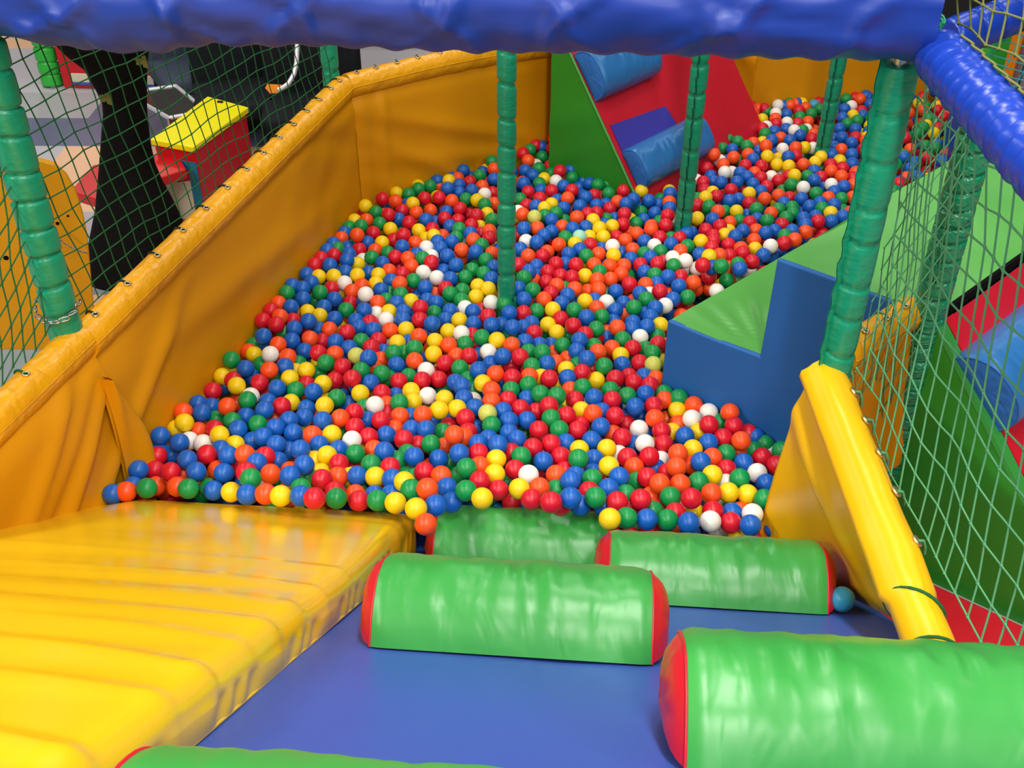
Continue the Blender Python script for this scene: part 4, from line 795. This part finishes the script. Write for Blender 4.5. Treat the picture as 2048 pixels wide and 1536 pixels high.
# black tree, swept from horizontal sections
TY = 3.95
prof = [(92, 120, 300), (110, 140, 294), (130, 165, 292), (160, 182, 292), (180, 193, 292), (205, 204, 292), (230, 206, 293), (260, 203, 296), (290, 201, 299), (330, 198, 308), (365, 195, 322), (395, 192, 338), (420, 190, 350), (470, 180, 372), (540, 168, 400), (620, 150, 430), (700, 130, 460)]
t = thing('decorative_tree', 'black painted tree trunk with a narrow waist and flared foot behind the dark net', 'tree', onY(250, 450, TY)*V(1, 1, 0)+V(0, 0, ZF))
b = MB(); rows = []
prof = [q for q in prof if onY(250, q[0], TY)[2] > ZF-0.02]
for (y, xl, xr_) in [(20, 60, 305)]+prof:
    pl = onY(xl, y, TY); pr = onY(xr_, y, TY); c = (pl+pr)/2; hw = (pr[0]-pl[0])/2
    rows.append([c+V(math.cos(a)*hw, math.sin(a)*hw*0.75, 0)*(1+0.03*math.sin(5*a)) for a in [2*PI*k/28 for k in range(28)]])
b.grid(rows, False, True); b.add(rows[0], [tuple(range(28))]); b.build('trunk', 'black', t)
for (x, y) in ((212, 196), (284, 122)):
    b = MB(); c = onY(x, y, TY-0.13)
    for k in range(7):
        a = k*0.9; d = V(math.cos(a), -0.3, math.sin(a))*0.022*(1+0.5*math.sin(k*2.3)); s_ = V(-math.sin(a), 0, math.cos(a))*0.011; b.add([c, c+d*0.5+s_, c+d, c+d*0.5-s_], [(0, 1, 2, 3)])
    b.build('leaf_sprig', 'leaf_dull', t)
# toy box with bright lid
zl_ = 0.10; L4 = [onz(*p, zl_) for p in ((300, 278), (386, 294), (497, 214), (415, 192))]
t = thing('toy_box', 'red box with a bright yellow slanted lid and a teal edge strip, beyond the net', 'toy box', (L4[0]+L4[2])/2*V(1, 1, 0)+V(0, 0, ZF))
cc = sum(L4)/4
b = MB(); b.prism(L4, V(0, 0, -0.03)); b.build('lid', 'lid_yellow', t, smooth=False, bevel=0.006)
b = MB(); b.prism([(cc+(p-cc)*0.93)*V(1, 1, 0)+V(0, 0, zl_-0.031) for p in L4], V(0, 0, ZF-zl_+0.032)); b.build('box_body', 'box_red', t, smooth=False)
ba = (cc+(L4[0]-cc)*0.935)*V(1, 1, 0); bb_ = (cc+(L4[1]-cc)*0.935)*V(1, 1, 0); bdir = unit(bb_-ba); bw_ = np.linalg.norm(bb_-ba); bo = unit(np.cross(bdir, V(0, 0, 1)))
b = MB(); st = [ba+bdir*bw_*0.15+V(0, 0, zl_-0.085), ba+bdir*bw_*0.99+V(0, 0, zl_-0.085), ba+bdir*bw_*0.99+V(0, 0, ZF+0.02), ba+bdir*bw_*0.78+V(0, 0, ZF+0.02), ba+bdir*bw_*0.78+V(0, 0, zl_-0.125), ba+bdir*bw_*0.15+V(0, 0, zl_-0.125)]
b.prism([p+bo*0.001 for p in st], bo*0.004); b.build('edge_strip', 'blue_dots', t, smooth=False)
b = MB(); b.prism([p+bo*0.0015 for p in (ba+bdir*bw_*0.1+V(0, 0, zl_-0.22), ba+bdir*bw_*0.76+V(0, 0, zl_-0.18), ba+bdir*bw_*0.76+V(0, 0, ZF+0.01), ba+bdir*bw_*0.1+V(0, 0, ZF+0.01))], bo*0.003); b.build('cream_panel', 'cream', t, smooth=False)
b = MB(); c = onz(440, 205, zl_)+V(0, 0, 0.004); b.tube([c+V(-0.012, 0, 0), c, c+V(0.014, -0.004, 0)], 0.006, 8); b.build('lid_knob', 'dark', t)
# red bench
R4 = [onz(*p, 0.02) for p in ((140, 382), (192, 398), (372, 338), (352, 300), (185, 330))]
t = thing('low_bench', 'low dark red bench with a shiny edge behind the black tree', 'bench', sum(R4)/5*V(1, 1, 0)+V(0, 0, ZF))
b = MB(); b.prism(R4, V(0, 0, -0.045)); b.build('seat', 'box_red', t, smooth=False, bevel=0.006)
cR = sum(R4)/5
b = MB(); b.prism([(cR+(p-cR)*0.5)*V(1, 1, 0)+V(0, 0, -0.03) for p in R4], V(0, 0, ZF+0.031)); b.build('base', 'cream', t, smooth=False)
# yellow rounded boards with finger holes
cB = LF+o1*0.30; ndir = unit(BF-LF)
def board(lab, pts, holes, pln, seed):
    n0 = unit(V(0.35, -1, 0)); q = [onpl(x, y, pln, n0) for x, y in pts]
    t = thing('play_board', lab, 'board', (sum(q)/len(q))*V(1, 1, 0)+V(0, 0, ZF), 'yellow play boards')
    b = MB(); b.prism(q, n0*-0.03); b.build('panel', 'board_yellow', t, smooth=False, bevel=0.004)
    for (x, y, r_) in holes:
        c = onpl(x, y, pln+n0*0.001, n0); ux = unit(np.cross(n0, V(0, 0, 1))); b = MB()
        b.add([c]+[c+(ux*math.cos(2*PI*k/20)+V(0, 0, 1)*math.sin(2*PI*k/20))*r_ for k in range(20)], [(0, k+1, (k+1) % 20+1) for k in range(20)]); b.build('finger_hole', 'black', t)
    return t
pB = onz(110, 640, ZF)
arc = [(182, 640), (181, 540), (176, 480), (166, 430), (152, 385), (133, 352), (108, 330), (75, 321), (30, 318), (-30, 322), (-60, 340), (-60, 640)]
pB = onY(100, 480, 3.05)
pts2 = arc[1:-1]
lowest = [(200, 760), (-70, 760)]
board('tall yellow board with a rounded top and dark holes behind the stout post', [(196, 700)]+arc[1:-2]+[(-60, 340), (-60, 700)], [(86, 446, 0.018), (115, 447, 0.006), (136, 432, 0.004), (12, 516, 0.008)], pB, 1)
b = MB(); c0_ = onY(90, 452, 3.0); c1_ = onY(172, 505, 3.02)
tc_ = thing('chain', 'thin dark chain hanging across the yellow board', 'chain', c0_)
for k in range(16):
    q = k/15; c = c0_+(c1_-c0_)*q+V(0, 0, -0.02*math.sin(PI*q)); d_ = unit(c1_-c0_); nn = V(0, 0, 1) if k % 2 else np.cross(d_, V(0, 0, 1))
    b = MB(); b.tube([c+d_*math.cos(a)*0.007+nn*math.sin(a)*0.003 for a in [2*PI*m_/10 for m_ in range(10)]], 0.0011, 5, closed=True); b.build('chain_link', 'steel', tc_)
# red cabinet
g0 = onz(128, 176, ZF); g1 = onz(352, 184, ZF); gd = unit(g1-g0); gn = V(gd[1], -gd[0], 0); gw = np.linalg.norm(g1-g0)
t = thing('cabinet', 'bright red cabinet with a cream drawer front, far behind the tree', 'cabinet', (g0+g1)/2)
b = MB(); b.prism([g0, g1, g1-gn*0.5, g0-gn*0.5], V(0, 0, 0.8)); b.build('body', 'box_red', t, smooth=False, bevel=0.008)
b = MB(); b.prism([g0+gd*gw*0.10+V(0, 0, 0.03)+gn*0.001, g0+gd*gw*0.98+V(0, 0, 0.03)+gn*0.001, g0+gd*gw*0.98+V(0, 0, 0.095)+gn*0.001, g0+gd*gw*0.10+V(0, 0, 0.095)+gn*0.001], gn*0.012); b.build('drawer_front', 'cream', t, smooth=False, bevel=0.003)
b = MB(); b.prism([g0+gd*gw*0.10+V(0, 0, 0.03)+gn*0.013, g0+gd*gw*0.98+V(0, 0, 0.03)+gn*0.013, g0+gd*gw*0.98+V(0, 0, 0.045)+gn*0.013, g0+gd*gw*0.10+V(0, 0, 0.045)+gn*0.013], gn*0.006); b.build('kick_strip', 'ramp_blue', t, smooth=False)
post('padded_post', onz(106, 168, ZF+0.01), 0.062, ZF, 1.6, 'bright leaf green padded post on the tiles beside the red cabinet', 0.09, 'leaf_green', seed=31, group='green padded posts')
# chrome framed low table
F4 = [onz(*p, -0.02) for p in ((262, 172), (348, 178), (420, 240), (340, 246))]
F4 = [onz(*p, -0.02) for p in ((250, 186), (352, 172), (412, 222), (338, 236))]
t = thing('low_table', 'low chrome framed table with a smoked glass top, behind the yellow lidded box', 'table', sum(F4)/4*V(1, 1, 0)+V(0, 0, ZF))
b = MB(); [b.tube([F4[k], F4[(k+1) % 4]], 0.011, 8) for k in range(4)]; b.build('chrome_frame', 'chrome', t)
b = MB(); b.prism(F4, V(0, 0, -0.008)); b.build('glass_top', 'glass', t, smooth=False)
for p in F4:
    b = MB(); b.tube([p, p*V(1, 1, 0)+V(0, 0, ZF)], 0.012, 8); b.build('leg', 'steel', t)
# dark upholstered seats and pushchair-like frames
def seat(lab, px, z, w, dpt, back, yaw, m, grp='dark seats beyond the net'):
    c = onz(*px, z); t = thing('upholstered_seat', lab, 'seat', c*V(1, 1, 0)+V(0, 0, ZF), grp)
    ux = V(math.cos(yaw), math.sin(yaw), 0); uy = V(-math.sin(yaw), math.cos(yaw), 0)
    b = MB(); b.box(c-V(0, 0, 0.05), ux, uy, (0, 0, 1), w/2, dpt/2, 0.05); b.build('seat_cushion', m, t, smooth=True, bevel=0.03)
    b = MB(); b.box(c+uy*dpt*0.5+V(0, 0, back/2-0.05), ux, uy, (0, 0, 1), w/2, 0.05, back/2); b.build('backrest', m, t, smooth=True, bevel=0.03)
    for sx in (-1, 1):
        for sy in (-1, 1):
            p = c+ux*sx*w*0.42+uy*sy*dpt*0.42; b = MB(); b.tube([p-V(0, 0, 0.06), p*V(1, 1, 0)+V(0, 0, ZF)], 0.016, 8); b.build('leg', 'dark', t)
seat('slate grey seat at the end of the red cabinet, beyond the net', (385, 128), 0.0, 0.42, 0.42, 0.40, 0.5, 'slate')
seat('black seat behind the bright yellow lid', (468, 180), 0.0, 0.42, 0.42, 0.45, 0.25, 'dark')
seat('black seat close to the bend of the yellow wall', (625, 205), 0.0, 0.5, 0.42, 0.45, 0.1, 'dark')
seat('black seat under the edge of the blue beam', (545, 100), 0.05, 0.62, 0.5, 0.5, 0.1, 'dark')
t = thing('chrome_hoop', 'curved chrome rail with an orange footplate among the dark seats', 'rail', onz(560, 180, -0.1)*V(1, 1, 0)+V(0, 0, ZF))
b = MB(); Zc = 4.9; pts = [atz(x, y, Zc) for x, y in ((594, 60), (594, 100), (593, 125), (588, 148), (578, 166), (566, 176), (556, 180))]; b.tube(pts, 0.011, 8); b.build('chrome_tube', 'chrome', t)
b = MB(); b.prism([atz(x, y, Zc) for x, y in ((530, 176), (566, 178), (556, 186), (540, 187))], V(0, 0.05, 0.0)); b.build('footplate', 'orange', t, smooth=False)
t = thing('wheeled_frame', 'dark frame with a pale round wheel rim beside the seat at the wall bend', 'frame', onz(640, 160, ZF))
b = MB(); c = atz(640, 100, 5.6); b.tube([c+V(math.cos(a)*0.06, 0, math.sin(a)*0.075) for a in [2*PI*k/24 for k in range(24)]], 0.006, 6, closed=True); b.build('wheel_rim', 'steel', t)
b = MB(); b.tube([c, c*V(1, 1, 0)+V(0, 0, ZF)], 0.014, 8); b.build('strut', 'dark', t)
slab('wall_partition', -3.2, 0.4, 8.2, 8.3, ZF, 2.6, 'hall_dark')
# ---------------------------------------------------------------- the balls
BR_ = 0.0298; BD = 0.06
BALLS = []
_o = (0.0, 0.0)
for _ln in BALL_TEXT.split():
    if _ln[0] == '@': _o = tuple(float(q) for q in _ln[1:].split(',')); continue
    _c = _ln[0]; _d = _ln.endswith('d'); _x, _y = _ln[1:].rstrip('d').split(',')
    px, py = _o[0]+int(_x)/5.12, _o[1]+int(_y)/5.12
    lim = (13 if py > 400 else 10)**2*0.5
    if any((px-q[1])**2+(py-q[2])**2 < lim for q in BALLS): continue
    BALLS.append((_c, px, py, _d))
n = len(BALLS)
DN = np.array([unit(ray(x, y)) for _, x, y, _ in BALLS])
_fr = []
T0 = (np.array([-0.03 if d else 0.0 for *_, d in BALLS])-CAMH)/DN[:, 2]
T = T0.copy()
G = DN@DN.T
II, JJ = np.where(np.tril(np.sqrt(np.maximum(0, 1-G*G))*np.minimum.outer(T, T) < BD, -1))
CC = G[II, JJ]; SS = np.sqrt(np.maximum(0, 1-CC*CC))
for it in range(1500):
    tm = (T[II]+T[JJ])/2; need = np.sqrt(np.maximum(0, BD*BD-(SS*tm)**2)); dz = T[II]-T[JJ]
    k = np.maximum(0, need-np.abs(dz))*0.5*0.35; s = np.where(dz >= 0, 1, -1)
    np.add.at(T, II, s*k); np.add.at(T, JJ, -s*k)
    if it < 900: T += (T0-T)*0.003
    # stay on the near side of solid things
PB = CAM+DN*T[:, None]
def wall_push(p):
    p = p.copy()
    for A, B in ((LF, BF), (BF, EF), (bw00, bw0), (bw0, bw1), (bw1, bw2), (NF, LF)):
        o = dirout(A, B); Tn = unit(V(*B)-V(*A)); s = (p-A)@Tn
        if -0.1 < s < np.linalg.norm(V(*B)-V(*A))+0.1:
            g = (p-A)@o
            if -0.2 < -g-0.0 < 0.034 or (0 <= g < 0.12): p = p-o*(g+0.034)
    q = (p-P0)@NR; a = (p-P0)@AX; s = (p-P0)@D1
    hs = HS+slift(s, a)
    if a < 0.03 and s < -0.25 and q < hs+BR_: p = p+NR*(hs+BR_-q)
    elif s < 0.05 and -0.02 < a < 1.2 and q < BR_: p = p+NR*(BR_-q)
    return p
def in_block(p, m=0.03):
    q = p-A0; M2 = np.array([[SU[0], SE[0]], [SU[1], SE[1]]]); u, e = np.linalg.solve(M2, q[:2])
    return -m < u < U2+0.1 and -m < e < DEP+m, u, e
def in_roll(p):
    for (_, s0, a0, L0) in roll_specs[:2]:
        q = p-RP(s0, a0)
        if -0.06 < q@AX < L0+0.06 and math.hypot(q@D1, (q@NR)/1.1) < 0.138+0.032: return True
    return False
for i in range(n):
    PB[i] = wall_push(PB[i])
    for _k in range(60):
        if in_roll(PB[i]): PB[i] = PB[i]+DN[i]*0.006
        else: break
for i in range(n):
    hit, u, e = in_block(PB[i])
    if hit and e < 0.5: PB[i] = PB[i]+SN*(e+0.032) if e < u else PB[i]-SU*(u+0.032)
# hidden bed of balls that the visible ones rest on
rb = random.Random(5)
from collections import defaultdict
cell = defaultdict(list)
def key(p): return (int(p[0]//0.06), int(p[1]//0.06), int(p[2]//0.06))
def put(p): cell[key(p)].append(p)
def free(p, d):
    k = key(p)
    for a in (-1, 0, 1):
        for b_ in (-1, 0, 1):
            for c in (-1, 0, 1):
                for q in cell.get((k[0]+a, k[1]+b_, k[2]+c), ()):
                    if (q-p)@(q-p) < d*d: return False
    return True
for p in PB: put(p)
def inside(p):
    for A, B in ((NF, LF), (LF, BF), (BF, EF)):
        if (p-A)@dirout(A, B) > -0.034: return False
    if (p-bw0)@dirout(bw0, bw1) > -0.034 or (p-bw1)@dirout(bw1, bw2) > -0.034: return False
    if p[0] > 3.2 or p[1] < 1.6: return False
    if p[0] > 0.725 and p[1] < 2.75 and (p-A0)@SN > -0.03: return False
    q = (p-P0)@NR; a = (p-P0)@AX; s = (p-P0)@D1
    if s < 0.06 and a < 1.25 and q < BR_+(HS+slift(s, a) if (a < 0.03 and s < -0.22) else 0): return False
    if in_block(p)[0] or in_roll(p): return False
    if p[0] > 1.25 and (p-A0)@SE < 1.16 and (p-A0)@SU > 0.6: return False
    k = p-WF; e = k@WE; kk = k@WU
    if e > -0.034 and e < WD+0.03 and (-kk*1.0)*WSL+p[2] < 0.055 : return False
    if (p-SB(U2+0.05, 0, 0))@SU > -0.02 and (p-A0)@SE < 1.15 and p[0] > 0.9: return False
    return True
fill = []
cols = 'B'*30+'R'*21+'G'*19+'O'*15+'Y'*11+'W'*5
seen_reg = lambda q: not (q[0] > 1735 and q[1] < 520)
for lay in range(4):
    z_ = (-0.035, -0.075, -0.12, -0.17)[lay]
    y = 1.5; r_ = 0
    while y < 5.7:
        x = -1.35+(0.031 if r_ % 2 else 0)
        while x < 3.2:
            p = V(x+rb.uniform(-.012, .012), y+rb.uniform(-.012, .012), z_+rb.uniform(-.012, .012))
            if lay == 0 and not seen_reg(proj(p)): p[2] += 0.035+rb.uniform(-0.01, 0.02)
            if inside(p) and free(p, 0.0575): put(p); fill.append((rb.choice(cols), p))
            x += 0.062
        y += 0.054; r_ += 1

def sphere(seg, rng):
    v = [(0, 0, BR_)]; f = []
    for i in range(1, rng):
        th = PI*i/rng
        for j in range(seg): ph = 2*PI*j/seg; v.append((BR_*math.sin(th)*math.cos(ph), BR_*math.sin(th)*math.sin(ph), BR_*math.cos(th)))
    v.append((0, 0, -BR_)); L_ = len(v)-1
    for j in range(seg): f.append((0, 1+j, 1+(j+1) % seg)); f.append((L_, 1+(rng-2)*seg+(j+1) % seg, 1+(rng-2)*seg+j))
    for i in range(rng-2):
        for j in range(seg): a = 1+i*seg+j; b_ = 1+i*seg+(j+1) % seg; f.append((a, a+seg, b_+seg, b_))
    return v, f
sv, sf = sphere(32, 18)
ball_mesh = {}
for c in BALLC:
    me = bpy.data.meshes.new('play_ball_'+BALLN[c].replace(' ', '_')); me.from_pydata(sv, [], sf); me.materials.append(BALLM[c]); me.polygons.foreach_set('use_smooth', [True]*len(me.polygons)); ball_mesh[c] = me

# the 300 that show largest stand alone, each described by what lies round it
dep = np.array([proj(p)[2] for p in PB])
covered = np.zeros(n)
for i in range(n):
    d2 = [(PB[j], j) for j in range(n) if abs(BALLS[j][1]-BALLS[i][1]) < 50 and abs(BALLS[j][2]-BALLS[i][2]) < 50 and dep[j] < dep[i]-0.004]
    R_ = FPX*BR_/dep[i]; hid = 0
    for k in range(24):
        rr2 = R_*math.sqrt((k+0.5)/24); an = k*2.39996; x = BALLS[i][1]+rr2*math.cos(an); y = BALLS[i][2]+rr2*math.sin(an)
        if any((x-BALLS[j][1])**2+(y-BALLS[j][2])**2 < (FPX*BR_/dep[j])**2 for _, j in d2): hid += 1
    covered[i] = hid/24
shown = (1-covered)*(1/dep)**2
solo = sorted(sorted(range(n), key=lambda i: -shown[i])[:298], key=lambda i: -BALLS[i][2])
def place_word(i):
    x, y, = BALLS[i][1:3]
    if y > 940 and x < 850: return 'along the slide'
    if y > 940: return 'behind the green rolls'
    if x > 1230 and y > 640: return 'by the step block'
    if x < 240+(930-y)*0.87+70: return 'by the long wall'
    if abs(x-1012) < 75 and y < 720: return 'round the lone post'
    if y < 700: return 'deep in the pit'
    return 'mid pit'
def nb(i, which):
    x, y = BALLS[i][1:3]; R_ = FPX*BR_/dep[i]; best = None; bd = 1e9
    for j in range(n):
        if j == i or covered[j] > 0.6: continue
        dx = (BALLS[j][1]-x)/R_; dy = (BALLS[j][2]-y)/R_; d = math.hypot(dx, dy)
        if d > 3.3: continue
        ok = {'L': dx < -abs(dy)*0.8, 'R': dx > abs(dy)*0.8, 'B': dy < -abs(dx)*0.8, 'F': dy > abs(dx)*0.8}[which]
        if ok and d < bd: bd = d; best = BALLS[j][0]
    return best
NB = {i: {w: nb(i, w) for w in 'LRBF'} for i in range(n)}
def phrase(i, lv):
    c = BALLN[BALLS[i][0]]; N = NB[i]; nm = lambda k: BALLN[k] if k else None
    parts = []
    lr = sorted([nm(N['L']) or '', nm(N['R']) or '']); lr = [q for q in lr if q]
    if lv >= 1 and len(lr) == 2: parts.append('between %s and %s' % tuple(lr))
    elif lv >= 1 and lr: parts.append('beside '+lr[0])
    if lv >= 2 and N['F']: parts.append('behind '+nm(N['F']))
    if lv >= 3 and N['B']: parts.append('in front of '+nm(N['B']))
    return '%s ball %s%s' % (c, place_word(i), (', '+', '.join(parts)) if parts else '')
def phrase_lr(i):
    N = NB[i]; nm = lambda k: BALLN[k] if k else 'no'
    return '%s ball %s, %s to its left, %s right, %s behind, %s before' % (BALLN[BALLS[i][0]], place_word(i), nm(N['L']), nm(N['R']), nm(N['B']), nm(N['F']))
from collections import Counter
cands = [Counter(phrase(i, lv) for i in range(n)) for lv in range(4)]; cl = Counter(phrase_lr(i) for i in range(n))
amb = 0
for i in solo:
    lab = None
    for lv in range(4):
        if cands[lv][phrase(i, lv)] == 1: lab = phrase(i, lv); break
    g = 'plastic balls lying on top of the ball pit'
    if lab is None and cl[phrase_lr(i)] == 1 and len(phrase_lr(i).split()) <= 16: lab = phrase_lr(i)
    if lab is None:
        opts = [(cands[lv][phrase(i, lv)], phrase(i, lv)) for lv in range(4)]+[(cl[phrase_lr(i)], phrase_lr(i))]
        opts = [q for q in opts if q[0] == 2 and len(q[1].split()) <= 15]
        if opts:
            same = [j for j in range(n) if j != i and opts[0][1] in [phrase(j, lv) for lv in range(4)]+[phrase_lr(j)]]
            lab = ('nearer ' if BALLS[i][2] > BALLS[same[0]][2] else 'further ')+opts[0][1]
    if lab is None:
        amb += 1; lab = phrase(i, 3)
    o = bpy.data.objects.new('play_ball', ball_mesh[BALLS[i][0]]); COL.objects.link(o); o.location = PB[i].tolist()
    o.rotation_euler = (rb.uniform(0, 6), rb.uniform(0, 6), rb.uniform(0, 6))
    tag(o, lab, 'ball', g)
print('balls', n, 'fill', len(fill), 'shared labels', amb)
for c, x, y, lab in (('C', 1684, 1200, 'sky blue ball caught between the green roll end and the yellow wall hem'), ('G', 1664, 1166, 'green ball half hidden behind the roll end, against the yellow wall hem')):
    o = bpy.data.objects.new('play_ball', ball_mesh[c]); COL.objects.link(o); o.location = RP(*rc(x, y, BR_+0.004), BR_+0.006).tolist()
    tag(o, lab, 'ball', 'plastic balls lying on top of the ball pit')
# all the rest of the heap
keyc = list(BALLC); ss = set(solo); b = MB()
sv2, sf2 = sphere(20, 12); sv3, sf3 = sphere(14, 9)
for i in range(n):
    if i not in ss: b.add([PB[i]+np.array(q) for q in sv2], sf2, keyc.index(BALLS[i][0]))
for c, p in fill: b.add([p+np.array(q) for q in sv3], sf3, keyc.index(c))
me = bpy.data.meshes.new('play_ball_heap'); me.from_pydata(b.v, [], b.f)
for c in keyc: me.materials.append(BALLM[c])
me.polygons.foreach_set('material_index', b.m); me.polygons.foreach_set('use_smooth', [True]*len(me.polygons))
o = bpy.data.objects.new('play_ball_heap', me); COL.objects.link(o)
tag(o, 'heap of small multicoloured plastic balls filling the rest of the ball pit', 'balls', None, 'stuff')

# ---------------------------------------------------------------- light: rows of ceiling lamps
def lamp(x, y, z, sx, sy, pw, col=(1, 0.97, 0.92)):
    l = bpy.data.lights.new('ceiling_lamp', 'AREA'); l.shape = 'RECTANGLE'; l.size = sx; l.size_y = sy; l.energy = pw; l.color = col
    o = bpy.data.objects.new('ceiling_lamp', l); COL.objects.link(o); o.location = (x, y, z); return o
for y, pw in ((-3.8, 80), (-1.6, 110), (0.9, 90), (3.4, 42), (6.2, 40), (9.5, 44)):
    for x in (-3.6, 0.4, 3.6):
        lamp(x, y, 4.1, 0.25, 1.5, pw*(1.25 if x < 0 else 1.0 if x < 2 else 0.5))
w = bpy.data.worlds.new('world'); SC.world = w; w.use_nodes = True
w.node_tree.nodes['Background'].inputs['Color'].default_value = (0.9, 0.92, 1.0, 1); w.node_tree.nodes['Background'].inputs['Strength'].default_value = 0.25
SC.view_settings.view_transform = 'Standard'; SC.view_settings.look = 'None'; SC.view_settings.exposure = 0.0; SC.view_settings.gamma = 1.0
SC.cycles.max_bounces = 6; SC.cycles.use_denoising = True
